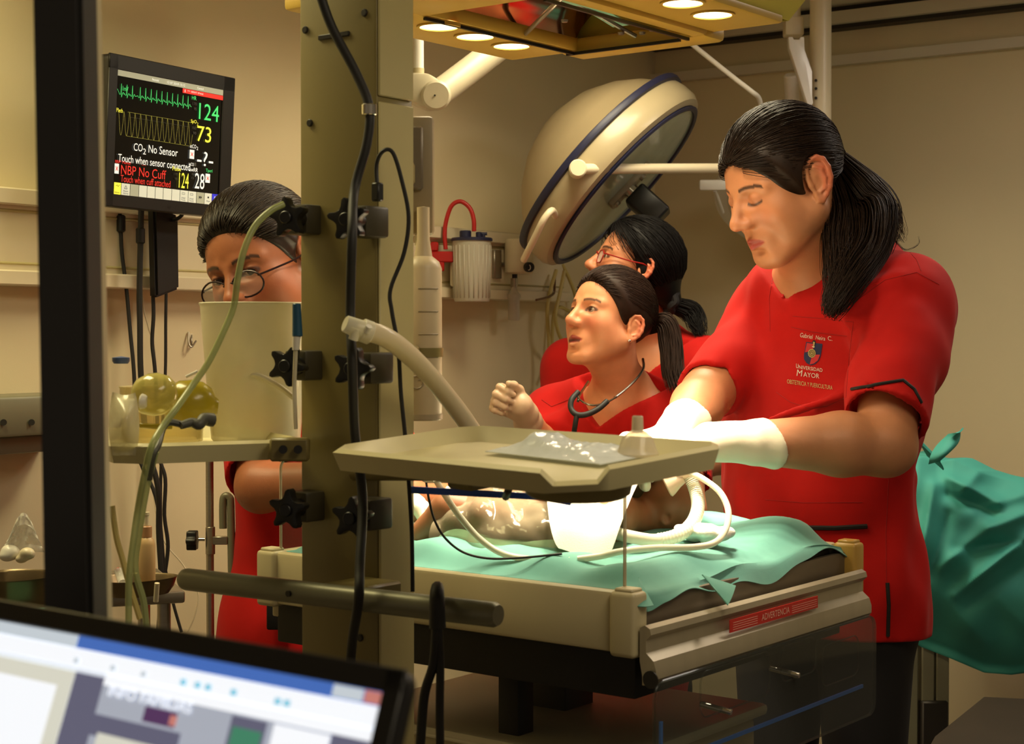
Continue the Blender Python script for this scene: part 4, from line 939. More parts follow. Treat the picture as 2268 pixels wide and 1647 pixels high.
MB().box(lb_+ln_*.125-ZV*.006, (LW, .245, .018), (lx, ln_, ZV), .004, 2).build('base', m_black, lp)
MB().box(lb_+ln_*.10+ZV*.0035, (LW-.04, .11, .003), (lx, ln_, ZV), .001, 1).build('keyboard', m_rubber, lp)
MB().box(lb_+ln_*.205+ZV*.0032, (.09, .055, .002), (lx, ln_, ZV), .001, 1).build('touchpad', m_dark, lp)
DZ = (lb_-ZV*.0155).z
dk = thing('desk', 'dark desk the open laptop stands on', 'desk', (lb_.x+ln_.x*.1, lb_.y+ln_.y*.1, 0))
MB().box(lb_+ln_*.14-ZV*(.0155+.0152), (LW+.25, .5, .03), (lx, ln_, ZV), .004, 1).build('top', m_dark, dk)
for sx in (-1, 1):
    for sy in (-.06, .34):
        p = lb_+lx*sx*(LW/2+.08)+ln_*sy; MB().box((p.x, p.y, (DZ-.03)/2), (.04, .04, DZ-.03), (lx, ln_, ZV), .003, 1).build('leg', m_dark, dk)
# ================================================================== left background: stand, steel dishes, bottle
ivp = thing('drip_stand', 'steel drip stand with a black clamp knob left of the bed', 'drip stand', V(W(465, 1200, 3.0).x, W(465, 1200, 3.0).y, 0))
pz = V(W(465, 1200, 3.0).x, W(465, 1200, 3.0).y, 0)
MB().cyl(pz, pz+ZV*1.12, .0072).build('pole', m_steel, ivp)
k = 3.0/FPX
MB().cyl(W(466, 1227, 3.0), W(466, 1166, 3.0), .0088, bev=.001).build('clamp_sleeve', m_steel, ivp)
MB().box(W(488, 1196, 3.0), (34*k, .014, 18*k), None, .001, 1).build('clamp_arm', m_steel, ivp)
MB().cyl(W(454, 1194, 3.0), W(440, 1194, 3.0), .0032).build('knob_shaft', m_chrome, ivp)
b = MB()
b.extrude([(21*k*(1+.14*math.cos(6*t))*math.cos(t), 21*k*(1+.14*math.cos(6*t))*math.sin(t)) for t in [2*math.pi*i/36 for i in range(36)]], W(426, 1196, 3.0), V(0, 1, 0), ZV, V(1, 0, 0), .018, .003); b.build('clamp_knob', m_black, ivp)
MB().tube([W(516, 1400, 3.0), W(513, 1250, 3.0), W(511, 1120, 3.0), W(508, 1102, 3.0), W(500, 1098, 3.0), W(494, 1110, 3.0), W(494, 1170, 3.0)], .0072, 12, n=5).build('bent_handle', m_bar, ivp)
MB().tube([W(516, 1390, 3.0), V(W(516, 1390, 3.0).x, 3.0, .1)], .0072, 12, smooth=False).build('handle_post', m_bar, ivp)
b = MB()
for a in range(5): b.tube([pz+ZV*.05, pz+V(.24*math.cos(a*1.2566), .24*math.sin(a*1.2566), .012)], .01, 8, smooth=False)
b.build('foot', m_steel, ivp)
# small equipment trolley carrying dishes and bottles
tw = thing('instrument_trolley', 'low steel trolley against the left wall carrying dishes and bottles', 'trolley', V(-.83, 2.86, 0))
TT = W(300, 1296, 2.72).z; tlx = V(.93, .36, 0).normalized(); tly = V(-.36, .93, 0).normalized(); tcn = V(-.80, 2.70, TT)
MB().box(tcn-ZV*.01, (.46, .28, .02), (tlx, tly, ZV), .004, 2).build('top', m_steel, tw)
for sx in (-1, 1):
    for sy in (-1, 1):
        p = tcn+tlx*sx*.20+tly*sy*.11; MB().cyl(V(p.x, p.y, 0), V(p.x, p.y, TT-.02), .011).build('leg', m_steel, tw)
MB().box(V(tcn.x, tcn.y, .3), (.42, .25, .015), (tlx, tly, ZV), .003, 1).build('lower_shelf', m_steel, tw)
def ont(px, d, h=0): p = W(px, 1300, d); p.z = TT+h; return p
k = 2.66/FPX
m_kid = mat('stained_steel', (116, 100, 76), .3, metal=.7, var=.25, vs_=8)
kd = thing('kidney_dish', 'shiny curved steel dish under the pump bottle', 'dish', ont(310, 2.64))
def dish(par, c, rx, ry, h, m):
    b = MB()
    for (r, z), (r2, z2) in zip([(.0, .002), (.80, .002), (.93, h*.5), (1, h), (1.05, h+.003), (.99, h), (.9, h*.45), (.78, .004)], [(.80, .002), (.93, h*.5), (1, h), (1.05, h+.003), (.99, h), (.9, h*.45), (.78, .004), (0, .004)]):
        n = 32; A_ = [c+tlx*(rx*r*math.cos(6.2832*i/n))+tly*(ry*r*math.sin(6.2832*i/n)*(1-.25*math.cos(6.2832*i/n)))+ZV*z for i in range(n)]
        B_ = [c+tlx*(rx*r2*math.cos(6.2832*i/n))+tly*(ry*r2*math.sin(6.2832*i/n)*(1-.25*math.cos(6.2832*i/n)))+ZV*z2 for i in range(n)]
        b.poly(A_+B_, [(i, (i+1) % n, n+(i+1) % n, n+i) for i in range(n)])
    bmesh.ops.remove_doubles(b.b, verts=b.b.verts[:], dist=.0002); return b.build('bowl', m, par)
dish(kd, ont(305, 2.62), .062, .05, .026, m_kid)
MB().cyl(ont(345, 2.555, .0), ont(348, 2.55, .03), .004).build('handle_tab', m_cream, kd)
bt = thing('pump_bottle', 'pink tinted plastic pump bottle standing in the steel dish', 'bottle', ont(325, 2.62, .005))
m_pink = mat('pinkish_bottle', (206, 172, 124), .35, var=.04)
o = ont(325, 2.62, .005); H = o.z; zz = lambda y: W(325, y, 2.62).z-o.z
MB().lathe(o, ZV, [(0, 0), (17*k, 0), (19*k, 3*k), (19*k, zz(1205)), (16*k, zz(1194)), (9*k, zz(1187)), (9*k, zz(1184)), (0, zz(1184))], 28).build('body', m_pink, bt)
MB().lathe(o+ZV*zz(1188), ZV, [(0, 0), (12*k, 0), (12*k, 22*k), (10*k, 24*k), (0, 24*k)], 24).build('collar', mat('pink_cap', (186, 138, 96), .4), bt)
MB().lathe(o+ZV*zz(1163), ZV, [(0, 0), (6*k, 0), (6*k, 22*k), (7*k, 23*k), (7*k, 29*k), (0, 29*k)], 20).build('nozzle', m_cream, bt)
sd = thing('wrapped_syringe', 'shiny wrapped syringe lying in the steel dish', 'syringe', ont(270, 2.58, .01))
MB().tube(pxs([(262, 1262, 2.60), (268, 1280, 2.59), (272, 1292, 2.57)]), .007, 10).build('barrel', m_film, sd)
MB().tube(pxs([(258, 1258, 2.6), (262, 1264, 2.6)]), .004, 8, smooth=False).build('plunger', m_redt, sd)
dish2 = thing('steel_bowl', 'round steel bowl with a wrapped item at the far left', 'bowl', ont(50, 2.5))
o = ont(45, 2.47, .0)
dish(dish2, o, .062, .06, .052, m_kid)
bb = thing('clear_bag', 'crinkled clear plastic bag standing in the steel bowl', 'bag', o+ZV*.02)
g3 = crumple(None, .03, 6, 9)
MB().sheet(lambda u, v: W(50+(u-.5)*(96-52*v), 1222-86*v*(1-1.6*(u-.55)**2), 2.46+g3(u, v)*.7), 18, 14, .001).build('film', m_film, bb)
for i, (px, py, r, m, lb) in enumerate(((24, 1222, .014, m_white, 'white cotton swab ball in the bowl nearest the edge'), (62, 1224, .011, m_cream, 'cream wad in the steel bowl beside the window post'))):
    cb_ = thing('cotton_wad', lb, 'cotton', W(px, py, 2.45)-ZV*r)
    s_ = SDF(); c = W(px, py, 2.45)
    for q in range(4): s_.ell(c+V(*(rng.normal(0, r*.4, 3))), (r*.8, r*.8, r*.6), .006)
    v_, q_ = s_.mesh(A3(c)-3*r, A3(c)+3*r, .002); link_mesh('wad', np_mesh('wad', v_, q_), m, cb_)
tb = thing('teal_tray', 'small teal plastic tray at the left edge above the laptop', 'tray', ont(75, 2.4))
MB().box(ont(75, 2.38, .008), (.09, .06, .014), (tlx, tly, ZV), .003, 1).build('tray', m_teal, tb)
MB().lathe(ont(78, 2.365, .0155), ZV, [(0, 0), (.016, 0), (.016, .001), (0, .001)], 20).build('hole', m_dark, tb)
sy = thing('clear_syringe', 'clear syringe with bright barrel beside the teal tray', 'syringe', ont(25, 2.36))
MB().cyl(ont(-5, 2.37, .012), ont(45, 2.34, .02), .009, bev=.001).build('barrel', m_frost, sy); MB().cyl(ont(45, 2.34, .02), ont(68, 2.33, .022), .003).build('nozzle', m_white, sy)
# grey wall unit at the far left edge
gs = thing('grey_wall_shelf', 'grey boxy unit on the wall at the left picture edge', 'wall unit', on_wl(40, 1000, .1))
k = D_wl(50)/FPX
MB().box(on_wl(20, 918, .07), (.26, .14, 84*k), (wl, nl, ZV), .006, 2).build('body', m_bar, gs)
MB().box(on_wl(40, 980, .05), (.20, .10, 38*k), (wl, nl, ZV), .004, 2).build('lower_lip', m_bar, gs)
for x in (8, 70): MB().cyl(on_wl(x, 935, .141), on_wl(x, 935, .146), .006).build('screw', m_dark, gs)
# ================================================================== drape, infant manikin and tubes on the bed
def wr(u, v): return (.0035*math.sin(9*u*6+4*v*3+1)+.003*math.sin(23*v+11*u)+.0022*math.sin(31*u-17*v+2)+.0015*math.sin(47*u+39*v))
def drp(s, t):
    u = -.385+.735*s; v = -.307+.63*t
    eu = min(1, max(0, (u+.345)/.05)); e2 = min(1, max(0, (.345-u)/.04)); ev = min(1, max(0, (v+.305)/.05)); ev2 = min(1, max(0, (.32-v)/.05))
    sm = lambda x: x*x*(3-2*x)
    z = .948+.026*sm(eu)*sm(e2)*sm(ev)*sm(ev2)+wr(u, v)*1.1*sm(ev)
    z += .022*math.exp(-((v-.22)/.08)**2)*math.exp(-((u+.15)/.22)**2)       # rolled far edge
    if u < -.345:                                                            # falls over the right side
        q = (-.345-u)/.04; z -= q*(.018+.009*math.sin(17*v+1)+.006*math.sin(41*v)); u = -.345-.012*q-.004*math.sin(19*v)
    return B(u, v, z)
dr_ = thing('surgical_drape', 'teal cloth drape covering the warmer mattress', 'drape', B(0, 0, .946))
MB().sheet(drp, 90, 80, .0012).build('cloth', m_teal, dr_)
def flap(p, name='corner_flap'):
    q = pxs(p); b = MB(); n = 8
    def f(u, v): a = q[0].lerp(q[1], u); c = q[0].lerp(q[2], u); r = a.lerp(c, v); return r+V(0, -.006*math.sin(math.pi*v)*u, 0)
    return MB().sheet(f, n, n, .001).build(name, m_teal, dr_)
flap([(1415, 1278, 2.255), (1412, 1342, 2.19), (1448, 1340, 2.205)]); flap([(1555, 1272, 2.345), (1630, 1296, 2.36), (1612, 1340, 2.31)]); flap([(1555, 1272, 2.345), (1575, 1290, 2.34), (1612, 1340, 2.31)])
# infant manikin: one continuous body under a clear bag
m_iskin = mat('manikin_skin', (150, 92, 58), .5, var=.08, vs_=14, sss=.15)
m_wrap = mat('infant_bag_film', (150, 138, 118), .10, glass=.82, var=.05, bump=.35, bs=45)
def BP(px, py, z):
    "point under a pixel at height z"
    r = W(px, py, 1)-CAM; return CAM+r*((z-CAM.z)/r.z)
inf = thing('infant_manikin', 'brown skinned infant manikin lying under a clear bag on the teal drape', 'manikin', BP(1250, 1180, .985))
hd = BP(1482, 1116, 1.018); ch = BP(1335, 1138, 1.012); pel = BP(1130, 1142, 1.005); dirb = (pel-ch).normalized(); sidev = V(-dirb.y, dirb.x, 0); sidev = -sidev if sidev.y > 0 else sidev
I = SDF()
I.ell(hd, (.043, .050, .052), .01).ell(hd+V(.005, -.010, .008), (.038, .045, .04), .02)
I.ell(hd+V(-.010, -.046, -.018), (.009, .005, .013), .004); I.ell(hd+V(-.008, -.0505, -.018), (.005, .004, .008), .003, op='s')
I.cone(hd+V(-.03, .0, -.02), ch, .026, .034, .02)
I.chain([ch, ch.lerp(pel, .5)+V(0, 0, .006), pel], [.050, .050, .046], .03)
sh_ = ch+sidev*.05+V(.02, 0, .0); I.chain([sh_, sh_+V(-.045, -.03, -.03), sh_+V(-.105, -.035, -.045)], [.022, .019, .015], .012)
I.chain([sh_+V(-.105, -.035, -.045), sh_+V(-.13, -.03, -.048)], [.016, .012], .01)
s2_ = ch-sidev*.05+V(.01, 0, .01); I.chain([s2_, s2_+V(-.04, .04, -.03), s2_+V(-.10, .03, -.035)], [.022, .019, .015], .012)
for sg in (1, -1):
    hp = pel+sidev*.032*sg; kn = hp+dirb*.085+sidev*.03*sg+V(0, 0, .02); an = kn+dirb*.06+sidev*.0-V(0, 0, .05); to = an+dirb*.02+V(0, 0, .026)
    I.chain([hp, kn, an], [.034, .027, .018], .015); I.cone(an, to, .016, .010, .008)
lo = np.array([min(A3(p)[i] for p in (hd, pel+dirb*.18)) for i in range(3)])-.12; hi = np.array([max(A3(p)[i] for p in (hd, pel+dirb*.18)) for i in range(3)])+.12
v_, q_ = I.mesh(lo, hi, .0035); link_mesh('body', np_mesh('body', v_, q_), m_iskin, inf)
# clear bag around the torso and limbs
g4 = crumple(None, .06, 11, 12)
def wrapf(s, t):
    # s along the body from neck to feet, t around from near bed to far bed
    c = ch.lerp(pel, -.38+2.05*s); c.z = .978; a = math.pi*t
    rad = .115+.02*math.sin(5*s)-.02*max(0, s-.75)*4; hgt = .090-.030*s+.014*math.sin(9*s+1)*(.4+s)
    w = math.sin(a); p = c+sidev*(math.cos(a)*(rad+.035*(1-w)))+ZV*(hgt*w**.7)
    k = g4(s, t)*.55*(.35+s); return p+ZV*k*w+sidev*k*math.cos(a)
wp = MB().sheet(wrapf, 70, 44, .0006).build('clear_bag', m_wrap, inf)
tw_ = thing('white_towel', 'bright white cloth folded over the infant manikin chest', 'cloth', BP(1330, 1180, .985))
def towf(s, t):
    c = ch.lerp(pel, -.62+1.45*s); c.z = .977; q = min(1, max(0, (s-.56)/.40, (.20-s)/.20)); tm = .46*q*q*(3-2*q); a = math.pi*(tm+(.98-tm)*t); g = .006*math.sin(13*s+6*t)+.004*math.sin(21*t)
    near = max(0, math.cos(a)); 
    rad = .100+.10*(1-math.sin(a))**1.5
    p = c+sidev*(math.cos(a)*rad)+ZV*((.122-.02*s)*math.sin(a)**.7+g)
    return p
MB().sheet(towf, 50, 40, .002).build('cloth', mat('white_towel', (236, 228, 214), .85, var=.03, bump=.2, bs=500), tw_)
# gauze under the head
gz = thing('gauze_wad', 'folded white gauze wad beside the infant manikin head', 'gauze', BP(1575, 1195, .98))
G = SDF(); gc = BP(1572, 1186, .988)
for q in range(9): G.ell(gc+V(rng.uniform(-.032, .03), rng.uniform(-.03, .03), rng.uniform(-.004, .012)), (.016, .018, .010), .008)
G.cone(gc+V(-.05, -.01, .012), gc+V(.0, -.005, .012), .007, .008, .008)
v_, q_ = G.mesh(A3(gc)-.09, A3(gc)+.09, .0022); link_mesh('gauze', np_mesh('gauze', v_, q_), mat('gauze_white', (240, 234, 222), .85, bump=.3, bs=400), gz)
# corrugated ventilator hose
vh = thing('ventilator_hose', 'ribbed clear ventilator hose bending from the mask onto the drape', 'hose', BP(1400, 1190, .985))
vp = pxs([(1527, 1055, 2.60), (1540, 1085, 2.59), (1546, 1120, 2.56), (1535, 1155, 2.52), (1505, 1183, 2.47), (1455, 1196, 2.44), (1405, 1190, 2.43), (1355, 1178, 2.45), (1300, 1165, 2.48)])
MB().tube(vp, .0098, 14, n=22, rfun=lambda t, i: .0098+(.0012 if (i % 3 == 0 and t < .62) else 0)).build('ribbed_hose', m_tubing, vh)
MB().cyl(W(1497, 1043, 2.60), W(1535, 1046, 2.60), .014, .012, bev=.001).build('mask_adapter', mat('mask_clear', (226, 200, 170), .2, glass=.3), vh)
MB().lathe(W(1500, 1062, 2.60), V(-.9, .1, -.45), [(.010, -.01), (.013, 0), (.019, .012), (.021, .018), (.019, .020), (.016, .016)], 24).build('infant_mask', MATS['mask_clear'], vh)
def tubething(label, pts, r, m, name='tube', n=8): return tag(MB().tube(pxs(pts), r, 10, n=n).build(name, m), label, 'tube')
tubething('smooth clear tube looping right of the infant manikin head', [(1530, 1047, 2.58), (1560, 1062, 2.56), (1595, 1090, 2.53), (1613, 1130, 2.50), (1608, 1170, 2.47), (1585, 1200, 2.44), (1540, 1211, 2.41), (1450, 1213, 2.38), (1380, 1220, 2.36), (1330, 1231, 2.365), (1280, 1238, 2.37)], .0050, m_tubing, 'oxygen_tube')
tubething('pale tube crossing the plastic bag towards the left', [(965, 1062, 2.40), (985, 1095, 2.41), (1020, 1145, 2.42), (1065, 1195, 2.42), (1120, 1228, 2.41), (1200, 1240, 2.385), (1262, 1240, 2.372)], .0048, m_tubing, 'oxygen_tube')
tubething('thin dark lead curving across the drape', [(944, 1068, 2.38), (950, 1105, 2.38), (962, 1150, 2.39), (985, 1190, 2.40), (1025, 1222, 2.40), (1080, 1236, 2.38), (1150, 1235, 2.37), (1245, 1226, 2.37)], .0018, m_rubber, 'sensor_lead')
# ================================================================== right background: draped table
tb_ = thing('draped_table', 'bulky table under a dark teal sheet behind the tall person', 'draped table', V(W(2200, 1400, 3.9).x, 3.9, 0))
m_teal2 = mat('dark_teal_sheet', (62, 158, 148), .72, var=.1, vs_=6, bump=.1, bs=700)
def itp(x, xs, ys): return float(np.interp(x, xs, ys))
def segd(x, y, a, b):
    "distance from a point to a segment, and how far along it"
    dx, dy = b[0]-a[0], b[1]-a[1]; t = ((x-a[0])*dx+(y-a[1])*dy)/(dx*dx+dy*dy); tc_ = min(1, max(0, t)); return math.hypot(x-a[0]-dx*tc_, y-a[1]-dy*tc_), tc_
FOLD = [((2300, 1128), (2190, 1168), .030, 20), ((2190, 1168), (2085, 1255), .028, 17), ((2300, 1170), (2115, 1318), .030, 12), ((2100, 1058), (2212, 1112), .030, 13), ((2068, 1075), (2038, 1255), .030, 16), ((2165, 1050), (2130, 1090), .020, 12),
        ((2160, 1130), (2300, 1085), .020, 20), ((2060, 1290), (2180, 1420), .020, 30), ((2210, 1330), (2330, 1440), .024, 34), ((2120, 1215), (2300, 1195), -.022, 16), ((2100, 1095), (2200, 1135), -.026, 14), ((2100, 1140), (2060, 1270), -.022, 18), ((2140, 1345), (2290, 1235), -.018, 22)]
def shp(u, v):
    x = 1985+420*u; yt = itp(x, [1985, 2035, 2075, 2110, 2160, 2200, 2268, 2405], [1035, 1010, 1022, 1015, 1040, 1052, 1068, 1090]); yb = itp(x, [1985, 2040, 2100, 2180, 2240, 2300, 2405], [1390, 1432, 1455, 1489, 1494, 1486, 1480])
    if v < .3:                                        # top lying back on the table
        k = v/.3; p = W(x, yt, 3.74); return p+V(.05, .62*(1-k), -.03*(1-k)+.012*math.sin(x*.05+9*k)*(1-k))
    k = (v-.3)/.7; y = yt+(yb-yt)*k; d = 3.74-.13*math.sin(math.pi*min(1, .12+k*.92))**.8+.02
    for a, b, am, w in FOLD:
        q, t = segd(x, y, a, b); d -= am*math.exp(-(q/w)**1.4)*(.35+.65*math.sin(math.pi*(.15+.7*t)))
    d += .006*math.sin(x*.045+y*.02)+.004*math.sin(y*.05-x*.03); return W(x, y, d)
MB().sheet(shp, 90, 120, .003).build('sheet', m_teal2, tb_, True, 0)
def knot(u, v):
    a = W(2072+(2118-2072)*u, 1018+(954-1018)*u, 3.60); w = .018+.016*math.sin(math.pi*min(1, u*1.15)); return a+V(.9, .2, .42).normalized()*w*(v-.5)*2+V(0, -.022*math.sin(math.pi*v)-.01*math.sin(6*u), 0)
MB().sheet(knot, 14, 10, .003).build('knotted_corner', m_teal2, tb_)
def knot2(u, v):
    a = W(2078+(2030-2078)*u, 1022+(975-1022)*u, 3.62); w = .022+.02*u; return a+V(.6, .1, -.75).normalized()*w*(v-.5)*2+V(0, -.02*math.sin(math.pi*v), 0)
MB().sheet(knot2, 12, 10, .003).build('knotted_corner', m_teal2, tb_)
c = W(2240, 1260, 3.95); MB().box((c.x+.12, c.y+.08, c.z), (.62, .5, .30), None, .05, 3).build('table_body', m_olive, tb_)
for px, w in ((2005, .05), (2050, .03), (2082, .03)):
    p = W(px, 1500, 3.8); MB().box((p.x, p.y, .5), (w, .05, 1.0-.2), None, .003, 1).build('leg', m_bar, tb_)
MB().box((W(2068, 1590, 3.78).x, 3.77, .23), (.062, .05, .44), None, .004, 1).build('foot_box', m_dark, tb_)
bn = thing('low_bench', 'low dark grey flat bench at the lower right edge', 'bench', V(1.25, 3.35, 0))
bz = W(2178, 1553, 3.5).z
q = [W(2070, 1585, 3.2), W(2178, 1552, 3.55), W(2420, 1580, 3.5)+V(.6, -.15, 0), W(2420, 1760, 2.6)+V(.6, 0, 0), W(1990, 1700, 2.75)]
MB().extrude([(p.x, p.y) for p in q], V(0, 0, bz-.02), V(1, 0, 0), V(0, 1, 0), ZV, .04, .004).build('top', mat('grey_bench', (58, 47, 38), .5), bn)
for x, y in ((.78, 2.9), (1.1, 3.35), (1.2, 2.75)): MB().box((x, y, (bz-.04)/2), (.04, .04, bz-.04), None, .003, 1).build('leg', m_dark, bn)
# ================================================================== people
def unit(v): v = Vector(v); return v.normalized()
class Head:
    "head frame: X = person's right, Y = forward, Z = up; origin between the ears"
    def __init__(s, pos, fwd, roll=0, sc=1.0):
        s.pos = Vector(pos); s.Y = unit(fwd); x = unit(s.Y.cross(ZV)); z = x.cross(s.Y)
        r = Matrix.Rotation(roll, 3, s.Y); s.X, s.Z = r@x, r@z; s.s = sc
        s.R = np.array([[s.X[i], s.Y[i], s.Z[i]] for i in range(3)], np.float32)
    def p(s, x, y, z): return s.pos+(s.X*x+s.Y*y+s.Z*z)*s.s
    def d(s, x, y, z): return s.X*x+s.Y*y+s.Z*z
    def loc(s, P): return ((P-A3(s.pos))@s.R)/s.s
    def rot(s, ang, axis='x'):
        a = {'x': V(1, 0, 0), 'y': V(0, 1, 0), 'z': V(0, 0, 1)}[axis]
        return s.R@np.array(Matrix.Rotation(ang, 3, a), np.float32)
def head_sdf(S, H, male=False, eye=.0075, mouth=.0, ears=(1, 1), jaw=1.0, nose=1.0, es=1.0, wide=1.0, ez=0):
    s = H.s; E = lambda c, r, k=.01, op='u', R=None: S.ell(H.p(*c), [x*s for x in r], k*s, H.R if R is None else R, op)
    C = lambda a, b, r1, r2, k=.01, op='u': S.cone(H.p(*a), H.p(*b), r1*s, r2*s, k*s, op)
    E((0, -.012, .036), (.074, .093, .083)); E((0, .030, .018), (.064, .062, .075), .02)
    E((0, .036, -.030), (.056, .052, .070), .025)
    for g in (-1, 1):
        C((g*.052, .0, -.050), (g*.020, .066, -.098), .024*jaw, .018*jaw, .025); E((g*.041*wide, .056, -.026), (.024, .024, .026), .02); E((g*.046*wide, .034, -.052), (.020, .030, .032), .02)
        C((g*.046, .066, .020), (g*.014, .083, .022), .008, .009, .012)
    E((0, .074, -.102), (.019 if not male else .023, .016, .015), .014)
    E((0, .076, -.064), (.030, .018, .026), .018)
    # nose
    C((0, .087, .016), (0, .106*nose+.004, -.022), .0075, .0095, .010); E((0, .1085*nose+.004, -.028), (.0105, .0105, .0095), .008)
    for g in (-1, 1): E((g*.0125, .0995, -.032), (.0085, .0105, .0080), .011)
    for g in (-1, 1): E((g*.0052, .1045, -.0445), (.0028, .0046, .0026), .002, 's')
    for g in (-1, 1): E((g*.020, .080, -.014), (.012, .014, .018), .016)
    # sockets and lids
    for g in (-1, 1): E((g*.031, .094, .006), (.0185, .0125, .0115), .012, 's')
    for g in (-1, 1): E((g*.031, .0745, .004), (.0142, .0142, .0130), .004)
    if eye > 0:
        for g in (-1, 1):
            E((g*.0315, .0885, .003), (.0125, .011, eye*.62), .0015, 's')
    # lips
    for g in (-1, 1):
        C((0, .0962, -.0605), (g*.022, .083, -.0655+mouth*.2), .0048, .0022, .004)
        C((0, .0950, -.0735-mouth), (g*.021, .083, -.0672), .0055, .0022, .004)
        C((0, .1005, -.0668-mouth*.4), (g*.024, .088, -.0665), .0013+mouth*.35, .0010, .0025, 's')
    E((0, .0985, -.049), (.0035, .004, .008), .006, 's')
    E((0, .092, -.0845-mouth), (.018, .008, .005), .008, 's')
    # ears
    for g, on in zip((-1, 1), ears):
        if not on: continue
        X = lambda y, z, o=0: (g*(.0735+max(0, .010-y)*.52+o), -.008+y*es, -.004+ez+z*es)
        oval = [(.008, -.004), (.0095, .008), (.008, .020), (.001, .029), (-.009, .0305), (-.0165, .024), (-.0195, .012), (-.0185, -.002), (-.0135, -.014), (-.0065, -.022), (.0, -.028), (.005, -.026), (.006, -.016)]
        E((g*.078, -.008-.005*es, -.004+ez+.003*es), (.004, .0145*es, .025*es), .004, 'u', H.rot(0)@np.array(Matrix.Rotation(g*.48, 3, V(0, 0, 1)), np.float32))
        for (y0, z0), (y1, z1) in zip(oval, oval[1:]): C(X(y0, z0), X(y1, z1), .0038*es, .0038*es, .002)
        for (y0, z0), (y1, z1) in zip([(-.002, .019), (-.010, .012), (-.0115, .0), (-.007, -.012)], [(-.010, .012), (-.0115, .0), (-.007, -.012), (.0, -.016)]): C(X(y0, z0, .001), X(y1, z1, .001), .0026*es, .0026*es, .003)
        E(X(.001, -.025), (.0045, .0065*es, .0065*es), .003); C(X(.008, -.004), X(.007, -.010), .0042, .0038, .003)
        E(X(-.001, -.003, .004), (.0045, .0065*es, .010*es), .003, 's')
def head_cols(H, P, skin, lip=(170, 70, 62), brow=(40, 26, 20), blush=.25, stubble=0, lash=1, shut=False, mouth=0):
    L = H.loc(P); x, y, z = np.abs(L[:, 0]), L[:, 1], L[:, 2]
    c = np.tile(np.array(lin(skin), np.float32), (len(P), 1))
    def mixc(col, w): nonlocal c; c = c*(1-w[:, None])+np.array(lin(col), np.float32)*w[:, None]
    f = (y > .03)
    mixc((196, 84, 62), blush*np.exp(-((x-.040)/.022)**2-((z+.028)/.022)**2)*f)
    mixc((190, 80, 60), .5*blush*np.exp(-(x/.012)**2-((z+.028)/.012)**2)*(y > .09))
    mixc((200, 80, 60), .5*np.clip((x-.078)/.008, 0, 1)*(np.abs(z) < .05)*(y < .03))
    lp = 1-np.clip(((x/.0245)**2+((z+.0668)/(.0098-.10*np.minimum(x, .02)))**2-.75)/.35, 0, 1); mixc(lip, lp*(y > .077))
    if mouth: mixc((52, 14, 12), .9*np.clip(1-np.abs(z+.0668+mouth*.4)/(.0018+mouth*.42), 0, 1)**.5*(x < .019)*(y > .07)*(y < .0975))
    bz = .0265-.0065*((x-.028)/.022)**2+.002*(x > .04); bw = np.clip(1-np.abs(z-bz)/(.0042-.03*np.maximum(0, x-.035)), 0, 1)*((x > .013) & (x < .052) & (y > .045)); mixc(brow, np.clip(bw*1.5, 0, .9))
    if lash:
        ez = (.0035-.003*((x-.031)/.013)**2) if shut else None
        if shut: lw = np.clip(1-np.abs(z-(-.0042+.0035*((x-.031)/.014)**2))/.0032, 0, 1)*(np.abs(x-.031) < .0145)*(y > .06)
        else: lw = np.clip(1-np.abs(np.sqrt(((x-.0315)/.0135)**2+((z-.003)/.0068)**2)-1)/.32, 0, 1)*(z > -.001)*(y > .06)
        mixc((34, 20, 16), np.clip(lw*1.3, 0, .9)); mixc((120, 60, 44), .35*np.exp(-((x-.031)/.016)**2-((z-.004)/.010)**2)*f)
    if stubble: mixc((70, 50, 40), stubble*np.clip((-.03-z)/.03, 0, 1)*np.clip((y+.01)/.03, 0, 1)*(lp < .3))
    return np.clip(c, 0, 1)
def eyes(H, par, gaze=(0, 1, 0), iris=(58, 36, 24)):
    for g in (-1, 1):
        c = H.p(g*.031, .0748, .004); gz = unit(H.d(*gaze)); r = .0122*H.s
        eb = MB().lathe(c-gz*r, gz, [(r*math.sin(math.pi*i/14), r*(1-math.cos(math.pi*i/14))) for i in range(15)], 20).build('eye', m_eye, par)
        MB().lathe(c, gz, [(.0068*H.s, .0103*H.s), (.0048*H.s, .0118*H.s), (0, .0126*H.s)], 18).build('iris', mat('iris_%d' % iris[0], iris, .15), eb)
m_eye = mat('eye_white', (176, 156, 140), .15, var=.03)
m_skin = mat('skin', (200, 140, 100), .48, attr=True, var=.06, vs_=40, sss=.12, bump=.06, bs=500)
m_red = mat('red_scrub_cloth', (186, 15, 11), .82, var=.07, vs_=18, bump=.10, bs=1100, sheen=.04, spec=.25)
m_pants = mat('black_trousers', (22, 20, 22), .8, var=.08)
m_trim = mat('black_piping', (20, 16, 16), .7)
m_glove = mat('latex_glove', (240, 228, 200), .42, var=.03, sss=.1, bump=.08, bs=120)
